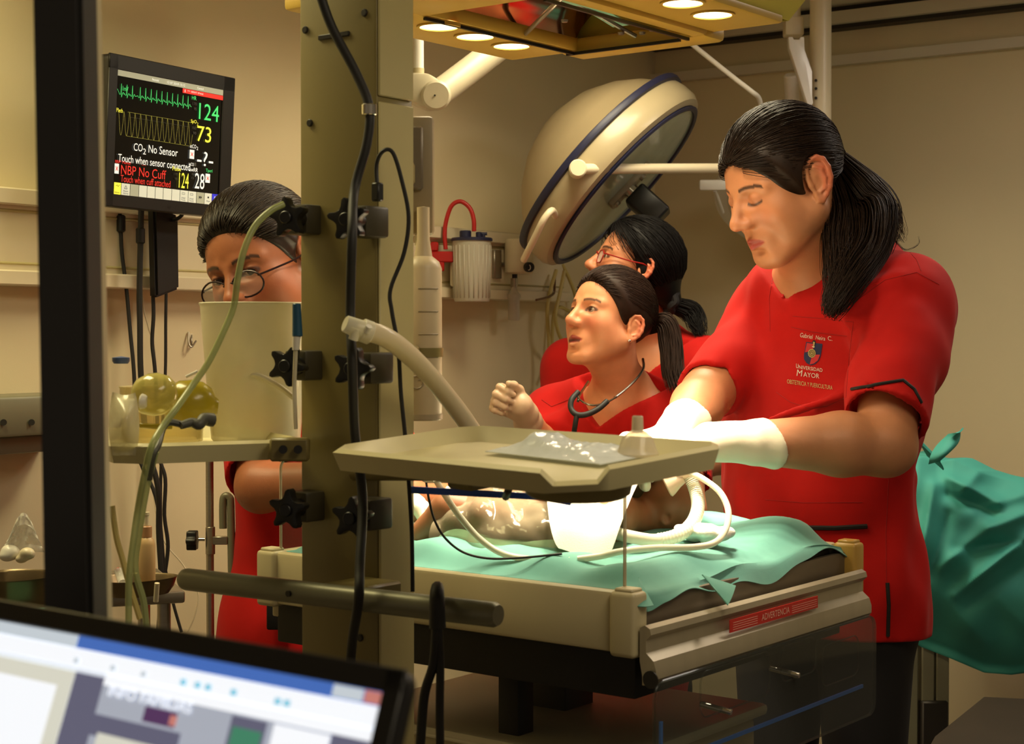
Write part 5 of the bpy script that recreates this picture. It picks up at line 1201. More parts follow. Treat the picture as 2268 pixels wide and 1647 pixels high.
def hair_cap(S, H, th=.012, front=.08, ear=.0, nape=-.075, k=.004, fy=.085, es=1.0, ty=.022, ez=0):
    "thin layer up to the hairline, thicker layer set back from it"
    s = H.s
    for t, back in ((.0045, 0), (th, .020)):
        c = SDF(); c.ell(H.p(0, -.012, .036), [(a+t)*s for a in (.074, .093, .083)], .01, H.R); c.ell(H.p(0, .028, .020), [(a+t*.9)*s for a in (.064, .061, .075)], .02, H.R)
        pl = []
        a = V(0, fy, front); b = V(0, ty, ear-.006); e = V(0, -.09, nape)
        for p, q in ((a, b), (b, e)):
            d = q-p; n = V(0, -d.z, d.y).normalized(); n = n if n.y > 0 else -n; pl.append((A3(H.p(*(p-n*back))), A3(H.d(*n))))
        f1, f2 = c.p[0][0], c.p[1][0]; lo = np.minimum(c.p[0][1], c.p[1][1]); hi = np.maximum(c.p[0][2], c.p[1][2])
        def f(P, f1=f1, f2=f2, pl=pl):
            d = smin(f1(P), f2(P), .02)
            for o, n in pl: d = -smin(-d, -((P-o)@n), .006)
            return d
        S.add(f, lo, hi, .016 if back else .001)
    for g in (-1, 1): S.ell(H.p(g*.090, -.010, -.004+ez), [x*s*es for x in (.030, .023, .036)], .004, H.R, 's')
def sleeve(S, a, b, r1, r2, nd, k=.035, cuff=.035, wall=.012):
    "sleeve: cone from a to b cut square by normal nd at b, hollow near its open end"
    a_, b_, n_ = A3(a), A3(b), A3(unit(nd)); ba = b_-a_; L2 = float(ba@ba); L = math.sqrt(L2)
    def f(P):
        q = P-a_; t = np.clip((q@ba)/L2, 0, 1.35); e = np.sqrt(((q-t[..., None]*ba)**2).sum(-1)); r = r1+(r2-r1)*t
        pl = (P-b_)@n_; d = np.maximum(e-r, pl); inner = np.maximum(e-(r-wall), -(pl+cuff)); return np.maximum(d, -inner)
    m = max(r1, r2); S.add(f, np.minimum(a_, b_)-m*1.2, np.maximum(a_, b_)+m*1.2, k)
def vneck(S, vb, ft, lt, m1=.75, m2=.75, back=.10, w=.13):
    "V shaped opening rising from vb to both sides of the neck"
    o, f_, l_ = A3(vb), A3(unit(ft)), A3(unit(lt))
    def f(P):
        q = P-o; a = q@l_; z = q[..., 2]; fr = q@f_
        d = np.maximum((m1*a-z)/math.hypot(1, m1), (-m2*a-z)/math.hypot(1, m2)); d = np.maximum(d, -(fr+back)); return d
    S.add(f, o-np.array([w+.06, w+.06, .0]), o+np.array([w+.06, w+.06, .16]), .004, 's')
def strands(paths, rad, seg=5):
    "tubes along (N, M, 3) paths with radii (N, M)"
    P = np.asarray(paths, np.float32); N, M, _ = P.shape; T = np.gradient(P, axis=1); T /= np.linalg.norm(T, axis=2, keepdims=True)+1e-9
    ref = np.array([.31, .27, .91], np.float32); U = np.cross(T, ref); U /= np.linalg.norm(U, axis=2, keepdims=True)+1e-9; Wv = np.cross(T, U)
    a = np.arange(seg)*2*np.pi/seg; R = np.asarray(rad, np.float32)[..., None, None]
    Vt = P[:, :, None]+R*(U[:, :, None]*np.cos(a)[None, None, :, None]+Wv[:, :, None]*np.sin(a)[None, None, :, None])
    idx = np.arange(N*M*seg).reshape(N, M, seg); A_, B_ = idx[:, :-1], idx[:, 1:]
    Q = np.stack([A_, np.roll(A_, -1, 2), np.roll(B_, -1, 2), B_], -1).reshape(-1, 4)
    return Vt.reshape(-1, 3), Q
def cap_strands(H, tie, n, th, front, ear, rr=.0011, seed=1, fy=.085, es=1.0, ty=.018):
    "strands combed from the hairline over the skull to the tie point (local coords)"
    r = np.random.default_rng(seed); out = []; ctr = np.array([0, -.012, .036]); rad = np.array([.074, .093, .083])
    tl = np.array(tie); M = 14
    def on(dv, off): dv = dv/np.linalg.norm(dv/rad); return ctr+dv*(1+off/.083)
    for i in range(n):
        t = r.uniform(-1, 1); az = t*1.45                      # around the hairline from one temple to the other
        x = .076*math.sin(az)*1.0; k = abs(math.sin(az))**1.6
        st = np.array([x, fy*(1-k)+ty*k, front*(1-k)+(ear+.012)*k+.004])+r.normal(0, .0035, 3)
        if r.random() < .55: st = st+(tl-st)*r.uniform(0, .5)+np.array([0, 0, .06*r.random()])
        d0 = st-ctr; d1 = tl-ctr; off = th*r.uniform(1.0, 1.22)+.0022; path = []
        for j in range(M):
            u = j/(M-1); dv = d0/np.linalg.norm(d0)*(1-u)+d1/np.linalg.norm(d1)*u; dv = dv+np.array([0, -.0, .12*math.sin(math.pi*u)])*.3
            q = on(dv, off*min(1, .42+3.2*u)); path.append(q)
        e = np.array(path)
        if (((np.abs(e[:, 0])-.085)/.04)**2+((e[:, 1]+.002)/(.031*es))**2+((e[:, 2]+.002)/(.036*es))**2 < 1).any(): continue
        e[-4:] = e[-4:]*(1-np.linspace(.1, 1, 4)[:, None])+tl*np.linspace(.1, 1, 4)[:, None]+r.normal(0, .003, 3); out.append(e)
    L = np.array(out)*H.s; Wd = L@H.R.T+A3(H.pos)
    rd = np.full(Wd.shape[:2], rr*H.s); rd[:, 0] *= .3; return strands(Wd, rd, 4)
def tail(pts, rads, n, rr=.0016, seed=2, wav=.006, flat=None):
    "bundle of strands along a spline of world points with bundle radii"
    r = np.random.default_rng(seed); sp_ = np.array([A3(p) for p in spline([Vector(p) for p in pts], 6)]); M = len(sp_)
    n = int(n*1.8); rr = rr*.62; R = np.interp(np.linspace(0, 1, M), np.linspace(0, 1, len(rads)), rads); T = np.gradient(sp_, axis=0); T /= np.linalg.norm(T, axis=1, keepdims=True)
    U = np.cross(T, [.2, .9, .1]); U /= np.linalg.norm(U, axis=1, keepdims=True); Wv = np.cross(T, U); out = []
    for i in range(n):
        a = r.uniform(0, 6.283); q = math.sqrt(r.random()); ph = r.uniform(0, 6.28, 2); t = np.linspace(0, 1, M)
        o = (U*math.cos(a)+Wv*math.sin(a))*(q*R)[:, None]+U*(wav*t*np.sin(5*t+ph[0]))[:, None]+Wv*(wav*t*np.sin(4*t+ph[1]))[:, None]
        L = r.uniform(.78, 1.0); p = sp_+o; idx = np.linspace(0, (M-1)*L, M); p = np.stack([np.interp(idx, np.arange(M), p[:, k]) for k in range(3)], 1); out.append(p)
    P = np.array(out); rd = np.full(P.shape[:2], rr)*np.linspace(1, .35, M)[None]; return strands(P, rd, 4)
def hand(S, wr, fd, pn, side=1, sc=1.0, curl=(.5, .6, .4), spread=.06, thumb=.6, k=.006):
    "gloved or bare hand: fd = towards the fingers, pn = palm normal, side = thumb on +x or -x"
    fd = unit(fd); pn = unit(Vector(pn)-fd*fd.dot(Vector(pn))); sx = fd.cross(pn)*side
    P = lambda a, b, c: Vector(wr)+(fd*a+sx*b+pn*c)*sc
    S.cone(P(-.02, 0, 0), P(.015, 0, 0), .026*sc, .026*sc, k*2, flat=(pn, .72))
    for i in range(4):
        b = (.030, .010, -.010, -.028)[i]; S.cone(P(.010, b*.55, 0), P(.082-.004*abs(i-1), b, -.002), .018*sc, .0125*sc, .012*sc)
    for i in range(4):
        b = (.031, .0105, -.0105, -.030)[i]; L = ((.040, .026, .020), (.045, .029, .021), (.042, .027, .021), (.033, .020, .018))[i]; r = (.0098, .0102, .0098, .0086)[i]
        a = 0; p = P(.082-.004*abs(i-1), b, -.002); dirv = unit(fd+sx*spread*(1.5-i)); pts = [p]; rs = [r*sc*1.12]
        for j in range(3):
            a += curl[j]*(1+.08*i); d = dirv*math.cos(a)+pn*math.sin(a); p = p+d*L[j]*sc; pts.append(p); rs.append(r*sc*(1.0, .92, .78)[j])
        S.chain(pts, rs, k*.7)
    p0 = P(.012, .022, .004); d1 = unit(fd*.75+sx*.75+pn*thumb*.4); p1 = p0+d1*.036*sc; d2 = unit(fd*.9+sx*.25+pn*thumb); p2 = p1+d2*.032*sc; d3 = unit(fd+sx*-.05+pn*thumb*1.2); p3 = p2+d3*.026*sc
    S.chain([p0, p1, p2, p3], [.017*sc, .0125*sc, .0108*sc, .0088*sc], k)
def bounds(pts, m):
    A_ = np.array([A3(p) for p in pts]); return A_.min(0)-m, A_.max(0)+m
def legs(par, hipL, hipR, footL, footR, m=m_pants, r=.085):
    S = SDF()
    for h, f in ((hipL, footL), (hipR, footR)):
        kn = Vector(h).lerp(Vector(f), .5); S.chain([h, kn, Vector(f)+ZV*.04], [r, r*.74, r*.6], .03)
    S.cone(hipL, hipR, r*1.05, r*1.05, .04)
    lo, hi = bounds([hipL, hipR, footL, footR], .13); lo[2] = .03; v, q = S.mesh(lo, hi, .011); link_mesh('trousers', np_mesh('trousers', v, q), m, par)
def shoes(par, foots, fd):
    for f in foots:
        S = SDF(); f = Vector(f); f.z = 0; a = unit(fd)
        S.cone(f+ZV*.045-a*.03, f+ZV*.035+a*.14, .042, .034, .02, flat=(ZV, .9)); S.cone(f+ZV*.05, f+ZV*.10, .042, .038, .02); S.half((0, 0, .001), (0, 0, -1), .002)
        v, q = S.mesh(A3(f)-.2, A3(f)+.25, .006); link_mesh('shoe', np_mesh('shoe', v, q), m_black, par)
def folds(seed, amp, n=5, fx=18):
    r = np.random.default_rng(seed); K = r.normal(0, fx, (n, 3)); K[:, 2] *= .55; ph = r.uniform(0, 6.28, n)
    def f(P):
        s = 0
        for i in range(n): s = s+np.sin(P@K[i].astype(np.float32)+ph[i])
        return (amp/n*s).astype(np.float32)
    return f
def on_cloth(bvh, pts, off=.0012): return [p for p in (cast(bvh, x, y, off) for x, y in pts) if p is not None]
def piping(par, bvh, pts, r, name, m=None, n=8):
    "cord sewn onto a garment along photograph points"
    P = []
    for (a, b), (c, d) in zip(pts, pts[1:]):
        for i in range(n): P.append((a+(c-a)*i/n, b+(d-b)*i/n))
    P.append(pts[-1]); Q = on_cloth(bvh, P, r*.4)
    if len(Q) > 2: return MB().tube(Q, r, 6, smooth=False).build(name, m or m_trim, par)
def cloth_text(par, bvh, s, box, slope, m, name='embroidered_text', shear=0, off=.0012):
    "lettering laid on a garment: box = photograph pixels (x0, y_base at x0, x1, cap height), slope = baseline drop per pixel"
    x0, y0, x1, h = box; vs, fs = text_fit(s, 0, 0, x1-x0, h, shear); out = []
    for x, y in vs:
        p = cast(bvh, x0+x, y0+slope*x-y, off); out.append(p if p is not None else V(0, 0, 0))
    return MB().poly(out, fs).build(name, m, par, False)
# ------------------------------------------------------------------ tall person with a ponytail
def FV(yaw, pitch): y, p = math.radians(yaw), math.radians(pitch); return V(-math.cos(y)*math.cos(p), -math.sin(y)*math.cos(p), -math.sin(p))
def tall_person():
    H = Head(W(1734, 408, 2.90), FV(26, 24), math.radians(0), 1.08)
    par = thing('person', 'tall person in red scrubs with a long dark ponytail, leaning over the bed', 'person', V(W(1850, 900, 3.06).x, 3.06, 0))
    Ft = V(-.66, -.75, 0); Lt = V(.75, -.66, 0)
    N = W(1822, 640, 2.99); Sn, Sf = W(2000, 668, 2.86), W(1690, 708, 3.13)
    El, Wr = W(1958, 985, 2.70), W(1612, 978, 2.64); Ef, Wf = W(1566, 872, 2.98), W(1492, 962, 2.80)
    T = [W(1838, 740, 3.03), W(1822, 900, 3.04), W(1808, 1090, 3.05), W(1822, 1270, 3.06)]
    B_ = SDF(); head_sdf(B_, H, True, eye=0, jaw=1.12, nose=1.0, es=1.2, wide=1.06)
    B_.cone(H.p(0, -.022, -.045), N, .058, .066, .03); B_.cone(H.p(0, .03, -.085), N+Ft*.005, .032, .04, .03)
    B_.cone(N-Ft*.01, T[0]+ZV*.03+Ft*.02, .055, .04, .05)
    B_.cone(T[0], T[1], .169, .178, .05, flat=(Ft, .66)); B_.cone(Sf, Sn, .05, .05, .05)
    B_.chain([Sn, El], [.058, .050], .02); B_.chain([El, El.lerp(Wr, .28), Wr], [.049, .051, .031], .02); B_.ell(El+V(.012, 0, -.008), (.035, .035, .035), .02)
    B_.chain([Sf, Ef], [.055, .046], .02); B_.chain([Ef, Ef.lerp(Wf, .3), Wf], [.045, .045, .031], .02)
    fl, fh = bounds([H.pos], .165)
    v, q = B_.mesh(*bounds([Sn, Sf, El, Wr, Ef, Wf, T[0], T[1], H.p(0, 0, .16)], .10), .0055, (fl, fh, .0022)); v = relax(v, q, 1, .35)
    col = head_cols(H, v, (204, 138, 96), lip=(160, 66, 56), brow=(34, 22, 18), blush=.25, stubble=.14, shut=True)
    link_mesh('body', np_mesh('body', v, q, col), m_skin, par)
    # hair: combed cap, tie, long tail over the near shoulder
    hc = SDF(); hair_cap(hc, H, .010, .068, -.022, -.075, es=1.2, ty=.030)
    hc.cone(H.p(0, -.09, .02), H.p(0, -.112, .0), .03, .022, .02)
    v, q = hc.mesh(*bounds([H.pos], .19), .0032); cap = (v, q)
    tie = (0.0, -.118, -.004)
    tp = [H.p(*tie), W(1905, 420, 2.92), W(1935, 470, 2.90), W(1925, 540, 2.85), W(1885, 610, 2.79), W(1852, 670, 2.755), W(1838, 705, 2.75)]
    tp2 = [H.p(*tie), W(1915, 415, 2.94), W(1962, 465, 2.95), W(1975, 510, 2.97), W(1985, 545, 2.98)]
    parts = [cap, cap_strands(H, tie, 2000, .0115, .069, -.014, .00052, 11, es=1.25, ty=.027), tail(tp, [.022, .040, .046, .040, .032, .020, .006], 300, .0017, 12, .010),
             tail(tp2, [.018, .022, .028, .022, .012], 70, .0013, 13, .014), tail([H.p(0, -.10, -.005), W(1862, 455, 2.90), W(1862, 530, 2.86), W(1858, 610, 2.80), W(1848, 690, 2.755)], [.02, .028, .034, .028, .008], 200, .0015, 14, .008),
             tail([W(1975, 520, 2.97), W(1992, 545, 2.97), W(2010, 552, 2.97), W(2034, 540, 2.97), W(2036, 522, 2.97)], [.001, .002, .002, .001, .001], 3, .0007, 15, .002)]
    v, q = merge(parts); link_mesh('hair', np_mesh('hair', v, q), mat('dark_brown_hair', (40, 27, 19), .42, var=.25, vs_=60, spec=.22), par)
    MB().lathe(H.p(0, -.108, .004), H.d(0, -1, -.15), [(.019, 0), (.026, .004), (.026, .011), (.019, .015)], 24).build('hair_tie', m_rubber, par)
    # scrub top
    S = SDF()
    S.chain(T+[W(1835, 1450, 3.06)], [.178, .188, .184, .196, .200], .03, flat=(Ft, .66))
    S.cone(Sf, Sn, .066, .070, .07); S.cone(W(1925, 590, 2.98), Sn+V(-.01, 0, .0), .050, .066, .05); S.cone(W(1740, 625, 3.05), Sf, .045, .056, .05); S.cone(W(1740, 640, 3.05), W(1930, 590, 3.02), .05, .055, .05)
    sd = (W(1966, 932, 2.72)-Sn); se = Sn+sd
    sleeve(S, Sn, W(1961, 932, 2.71), .076, .071, unit(sd)+V(-.18, -.25, 0)); S.cone(Sn+V(.015, 0, -.02), Sn.lerp(se, .45)+V(.015, 0, 0), .066, .064, .04)
    fe = Sf.lerp(Ef, .98); sleeve(S, Sf, W(1570, 862, 2.99), .068, .060, unit(Ef-Sf)+V(.1, -.2, 0))
    # folds
    for a, b, r in (((1880, 660, 2.80), (1985, 620, 2.79), .016), ((1895, 700, 2.79), (2010, 690, 2.77), .014), ((1700, 930, 2.90), (1880, 870, 2.87), .008), ((1960, 1180, 2.95), (2010, 1060, 2.98), .012), ((1850, 1290, 2.90), (1990, 1240, 2.95), .012)):
        S.cone(W(*a), W(*b), r, r*.5, .035)
    for a, b, r in (((1880, 690, 2.775), (1960, 650, 2.755), .010), ((1882, 740, 2.78), (1876, 880, 2.80), .014), ((1640, 730, 2.95), (1600, 840, 2.94), .008), ((1720, 1110, 2.84), (1900, 1100, 2.84), .006)):
        S.cone(W(*a), W(*b), r, r, .02, op='s')
    S.disp(folds(4, .010, 6, 16)); S.disp(folds(9, .005, 5, 42))
    # openings: hem, V neck
    S.half(W(1900, 1412, 2.95), (0, 0, -1), .003); hz = W(1900, 1412, 2.95)
    S.cone(T[3], hz+V(-.04, .1, -.1), .17, .178, .004, 's', flat=(Ft, .62))
    S.cone(N-Ft*.005, T[0]+ZV*.03+Ft*.02, .074, .070, .05)
    vneck(S, W(1736, 662, 2.945), Ft, Lt, .62, .80, .10)
    lo, hi = bounds([Sn, Sf, se, fe, T[0], hz, T[3]], .24); v, q = S.mesh(lo, hi, .0055); v = relax(v, q, 1, .4)
    sh = link_mesh('scrub_top', np_mesh('scrub_top', v, q), m_red, par); bv = bvh_of(sh)
    piping(sh, bv, [(1887, 862), (1945, 851), (2000, 842), (2024, 862), (2040, 892)], .0028, 'sleeve_piping')
    piping(sh, bv, [(1549, 815), (1573, 829), (1597, 842)], .0026, 'sleeve_piping')
    piping(sh, bv, [(1692, 1162), (1760, 1167), (1850, 1169), (1920, 1165)], .0045, 'pocket_band')
    m_seam = mat('dark_red_seam', (150, 15, 12), .8)
    piping(sh, bv, [(1756, 700), (1820, 705), (1890, 713)], .0005, 'pocket_edge', m_seam); piping(sh, bv, [(1752, 724), (1800, 735), (1876, 744)], .0006, 'pocket_seam', m_seam)
    piping(sh, bv, [(1719, 868), (1750, 890), (1790, 903), (1830, 900), (1872, 880)], .0005, 'pocket_seam', m_seam); piping(sh, bv, [(1890, 713), (1880, 800), (1874, 880)], .0005, 'pocket_seam', m_seam)
    piping(sh, bv, [(1712, 610), (1704, 660), (1706, 734)], .0005, 'placket_seam', m_seam); piping(sh, bv, [(1695, 1106), (1780, 1113), (1910, 1112)], .0005, 'pocket_seam', m_seam)
    piping(sh, bv, [(1990, 532), (2030, 575), (2040, 600)], .0005, 'shoulder_seam', m_seam); piping(sh, bv, [(1905, 660), (1960, 620), (2030, 603), (2080, 630)], .0005, 'armhole_seam', m_seam)
    piping(sh, bv, [(1965, 1290), (1968, 1340), (1966, 1408)], .0035, 'side_vent'); piping(sh, bv, [(1968, 1060), (1962, 1180), (1963, 1290)], .0005, 'side_seam', m_seam)
    piping(sh, bv, [(1733, 660), (1739, 625), (1737, 592)], .0022, 'neck_binding', m_red); piping(sh, bv, [(1733, 660), (1775, 625), (1830, 585)], .0022, 'neck_binding', m_red)
    # embroidery
    m_thr = mat('white_thread', (226, 208, 190), .7); m_thr2 = mat('gold_thread', (190, 170, 110), .6); m_thb = mat('blue_thread', (34, 40, 82), .7); m_thr3 = mat('pink_red_thread', (196, 40, 48), .7)
    cloth_text(sh, bv, 'Gabriel', (1773, 746, 1801, 10), .17, m_thr, shear=.25); cloth_text(sh, bv, 'Neira', (1807, 751, 1828, 9), .14, m_thr, shear=.2); cloth_text(sh, bv, 'C.', (1834, 753, 1844, 9.5), .15, m_thr)
    cloth_text(sh, bv, 'U', (1764, 815, 1769, 10), .15, m_thr); cloth_text(sh, bv, 'NIVERSIDAD', (1770, 816.5, 1822, 8), .14, m_thr); cloth_text(sh, bv, 'M', (1765, 832, 1778, 14), .12, m_thr, shear=.15); cloth_text(sh, bv, 'AYOR', (1780, 834, 1815, 10.5), .12, m_thr)
    cloth_text(sh, bv, 'OBSTETRICIA Y PUERICULTURA', (1744, 849, 1844.5, 9.5), .145, m_thr2)
    def patch(pts, m, name, off, sub=6):
        P = []
        for a, b in zip(pts, pts[1:]+pts[:1]): P += [(a[0]+(b[0]-a[0])*i/sub, a[1]+(b[1]-a[1])*i/sub) for i in range(sub)]
        Q = [cast(bv, x, y, off) for x, y in P]; c = cast(bv, sum(x for x, y in P)/len(P), sum(y for x, y in P)/len(P), off)
        if any(x is None for x in Q+[c]): return None
        n = len(Q); return MB().poly(Q+[c], [(i, (i+1) % n, n) for i in range(n)]).build(name, m, sh, False)
    shield = [(1786, 757), (1804, 759), (1822, 761), (1820, 775), (1818, 788), (1814, 798), (1806, 806), (1796, 809), (1787, 804), (1781, 795), (1781, 786), (1783, 776)]
    patch(shield, m_thb, 'crest_shield', .0010)
    patch([(1788, 759), (1803, 761), (1801, 776), (1784, 780)], m_thr3, 'crest_quarter', .0016); patch([(1800, 785), (1817, 785), (1812, 798), (1803, 805), (1794, 807)], m_thr3, 'crest_quarter', .0016)
    patch([(1799+8.5*math.cos(t*.5236), 782+10*math.sin(t*.5236)) for t in range(12)], m_thr2, 'crest_disc', .0022, 1)
    for rr in (3, 6): 
        Q = [cast(bv, 1799+rr*math.cos(t*.5236), 782+rr*1.15*math.sin(t*.5236), .0026) for t in range(13)]; MB().tube(Q, .0005, 5, smooth=False).build('crest_ring', mat('olive_thread', (90, 76, 30), .7), sh)
    patch([(1804+4*math.cos(t*.7854), 757+4.5*math.sin(t*.7854)) for t in range(8)], m_trim, 'crest_head', .0022, 1); patch([(1802, 756), (1806, 757), (1804, 770), (1802, 770)], m_thr2, 'crest_stem', .0026, 2); patch([(1800, 766), (1806, 767), (1805, 769), (1800, 768)], m_thr, 'crest_bar', .003, 1)
    # gloves
    for nm, w, wd, fd, pn, sd_, cu, ctr_ in (('near', Wr, Wr-El, V(-.97, .10, -.08), V(-.1, .3, -.95), 1, (.45, .70, .4), 1), ('far', Wf, Wf-Ef, V(-.75, -.55, -.12), V(-.1, .3, -.95), -1, (.5, .7, .4), 1)):
        G = SDF(); hand(G, w+unit(wd)*.02, fd, pn, sd_, .95, cu, .05, .7)
        u = unit(wd); G.cone(w-u*.050, w+u*.03, .0375, .032, .006); G.cone(w-u*.078, w-u*.05, .044, .038, .004, 'u'); G.half(w-u*.072+V(0, 0, .012), -u+V(.0, .25, .3), .002, *bounds([w-u*.08], .06))
        G.disp(folds(21, .0022, 4, 70))
        v, q = G.mesh(*bounds([w, w+unit(fd)*.15, w-u*.1], .10), .0028); v = relax(v, q, 1, .4); link_mesh('glove', np_mesh('glove', v, q), m_glove, par)
    hL, hR = T[3]+Lt*.09-ZV*.05, T[3]-Lt*.09-ZV*.05
    fL, fR = V(hL.x, hL.y, .06), V(hR.x, hR.y+.05, .06)
    legs(par, hL, hR, fL, fR, r=.095); shoes(par, (fL, fR), Ft)
    return par
tall_person()
# ------------------------------------------------------------------ woman in the middle with a stethoscope
def glasses(par, H, m, w=.0225, h=.0165, lens=True, y=.098, z=.002, sides=(-1, 1), r=.0012):
    g = bpy.data.objects.new('glasses', None); COL.objects.link(g); g.location = H.p(0, y, z); g.parent = par; g.matrix_parent_inverse = parent_world(par).inverted()
    for k in (-1, 1):
        q = [H.p(k*.032+w*math.cos(t*.2618)*(1-.06*math.sin(t*.2618)), y-.006*abs(math.cos(t*.2618))*0-.004*(k*math.cos(t*.2618) > 0), z-.004+h*math.sin(t*.2618)) for t in range(25)]
        MB().tube(q, r*H.s, 6, smooth=False).build('rim', m, g)
        if lens: MB().poly(q[:-1], [tuple(range(24))]).build('lens', mat('spectacle_lens', (230, 230, 225), .05, glass=.93), g, False)
        MB().tube([H.p(k*.054, y-.004, z+.004), H.p(k*.064, y-.02, z+.004), H.p(k*.078, .03, z+.004), H.p(k*.083, -.012, z+.006), H.p(k*.08, -.03, z-.014)], r*1.1*H.s, 6, n=4).build('temple_arm', m, g)
    MB().tube([H.p(-.011, y, z+.003), H.p(0, y+.004, z+.006), H.p(.011, y, z+.003)], r*H.s, 6, n=4).build('bridge', m, g)
def middle_woman():
    H = Head(W(1349, 710, 3.56), FV(37, -14), math.radians(2), .96)
    par = thing('person', 'woman in red scrubs with a stethoscope, looking up, gloved hand raised', 'person', V(W(1350, 900, 3.66).x, 3.70, 0))
    Ft = V(-.5, -.86, 0).normalized(); Lt = V(.86, -.5, 0).normalized()
    N = W(1372, 862, 3.64); Sl, Sr = W(1515, 935, 3.62), W(1222, 918, 3.82)      # near (her left) and far shoulders
    T = [W(1375, 985, 3.70), W(1378, 1200, 3.74), W(1380, 1420, 3.76)]
    Er, Wr = W(1205, 1010, 3.66), W(1158, 908, 3.50); Ef, Wl = W(1520, 1130, 3.5), W(1420, 1120, 3.36)
    B_ = SDF(); head_sdf(B_, H, False, eye=.0105, mouth=.0060, nose=1.0, es=1.0, wide=1.02, ez=-.016)
    B_.cone(H.p(0, -.02, -.045), N, .047, .052, .025); B_.cone(H.p(0, .028, -.085), N, .026, .036, .025)
    B_.cone(N-Ft*.01, N+Ft*.005-ZV*.06, .048, .04, .05); B_.cone(T[0], T[1], .152, .144, .05, flat=(Ft, .68)); B_.cone(Sl, Sr, .046, .046, .05)
    B_.cone(N+Ft*.035-ZV*.035, Sl.lerp(N, .5), .016, .012, .03); B_.cone(N+Ft*.035-ZV*.035, Sr.lerp(N, .5), .016, .012, .03)
    B_.chain([Sr, Er], [.046, .04], .02); B_.chain([Er, Er.lerp(Wr, .3), Wr], [.039, .04, .026], .02); B_.chain([Sl, Ef, Wl], [.046, .04, .026], .02)
    fl, fh = bounds([H.pos], .15); v, q = B_.mesh(*bounds([Sl, Sr, Er, Wr, Ef, Wl, T[0], T[1]]+[H.p(0, 0, .15)], .10), .006, (fl, fh, .0022)); v = relax(v, q, 1, .35)
    link_mesh('body', np_mesh('body', v, q, head_cols(H, v, (226, 152, 108), lip=(178, 80, 66), brow=(70, 42, 28), blush=.55, mouth=.006)), m_skin, par)
    eyes(H, par, (.0, 1, .18))
    hc = SDF(); hair_cap(hc, H, .008, .080, .000, -.07, ez=-.016); tie = (0, -.116, .010); hc.cone(H.p(0, -.09, .02), H.p(0, -.11, .012), .024, .018, .02)
    v, q = hc.mesh(*bounds([H.pos], .18), .0032)
    tp = [H.p(*tie), W(1472, 715, 3.60), W(1485, 760, 3.58), W(1490, 820, 3.55), W(1500, 868, 3.52)]
    v, q = merge([(v, q), cap_strands(H, tie, 1700, .0095, .080, .006, .00055, 31), tail(tp, [.014, .024, .026, .024, .018], 220, .0015, 32, .004)])
    link_mesh('hair', np_mesh('hair', v, q), mat('chestnut_hair', (44, 27, 18), .55, var=.25, vs_=60, spec=.2), par)
    MB().lathe(H.p(0, -.106, .014), H.d(0, -1, -.1), [(.014, 0), (.020, .004), (.020, .010), (.014, .014)], 20).build('hair_tie', m_cream, par)
    MB().lathe(H.p(-.0815, .0, -.050), H.d(-1, .4, 0), [(0, 0), (.003, 0), (.003, .002), (0, .004)], 12).build('earring', m_chrome, par)
    S = SDF(); S.chain(T, [.160, .152, .165], .03, flat=(Ft, .68)); S.cone(Sl, Sr, .058, .058, .06); S.cone(W(1440, 875, 3.64), Sl, .035, .056, .04); S.cone(W(1308, 868, 3.72), Sr, .032, .054, .04)
    S.cone(N-ZV*.03-Ft*.03, N-ZV*.06, .06, .08, .04)
    sleeve(S, Sr, Sr.lerp(Er, .72), .062, .06, Er-Sr); sleeve(S, Sl, Sl.lerp(Ef, .7), .062, .06, Ef-Sl)
    for a, b, r in (((1200, 960, 3.70), (1300, 890, 3.66), .012), ((1230, 940, 3.68), (1250, 1000, 3.66), .010)): S.cone(W(*a), W(*b), r, r*.5, .03)
    S.disp(folds(14, .008, 6, 18)); S.half(T[2], (0, 0, -1), .003)
    S.cone(N-Ft*.005-ZV*.015, T[0]+ZV*.03+Ft*.02, .060, .062, .05); vneck(S, W(1322, 948, 3.585), Ft, Lt, .68, 1.0, .11, .16)
    v, q = S.mesh(*bounds([Sl, Sr, Er, Ef, T[0], T[2]], .20), .006); v = relax(v, q, 1, .4)
    sh = link_mesh('scrub_top', np_mesh('scrub_top', v, q), m_red, par); bv = bvh_of(sh)
    piping(sh, bv, [(1200, 885), (1222, 900), (1262, 884), (1290, 868)], .0008, 'yoke_seam', mat('dark_red_seam', (150, 15, 12), .8))
    # stethoscope
    st = thing('stethoscope', 'black stethoscope with silver tubes round the neck of the middle woman', 'stethoscope', W(1275, 945, 3.42))
    MB().tube(pxs([(1424, 795, 3.58), (1425, 815, 3.55), (1410, 838, 3.50), (1385, 862, 3.46), (1362, 880, 3.43)]), .0032, 10).build('silver_tube', m_chrome, st)
    MB().tube(pxs([(1303, 845, 3.60), (1292, 862, 3.52), (1283, 876, 3.45), (1280, 888, 3.43)]), .0030, 10).build('silver_tube', m_chrome, st)
    MB().tube(pxs([(1366, 878, 3.43), (1345, 890, 3.42), (1320, 897, 3.41), (1300, 894, 3.41), (1286, 886, 3.42), (1280, 878, 3.43)]), .0022, 8).build('spring', m_chrome, st)
    MB().tube(pxs([(1345, 888, 3.425), (1325, 905, 3.41), (1300, 917, 3.40), (1278, 918, 3.40), (1265, 905, 3.41), (1266, 885, 3.42), (1280, 868, 3.44)]), .0062, 10).build('black_yoke', m_rubber, st)
    MB().tube(pxs([(1278, 917, 3.40), (1274, 940, 3.40), (1270, 975, 3.42), (1268, 1060, 3.44)]), .0056, 10).build('black_tube', m_rubber, st)
    MB().lathe(W(1268, 1065, 3.43), V(0, -1, 0), [(0, 0), (.02, 0), (.021, .006), (.018, .010), (0, .010)], 24).build('chest_piece', m_chrome, st)
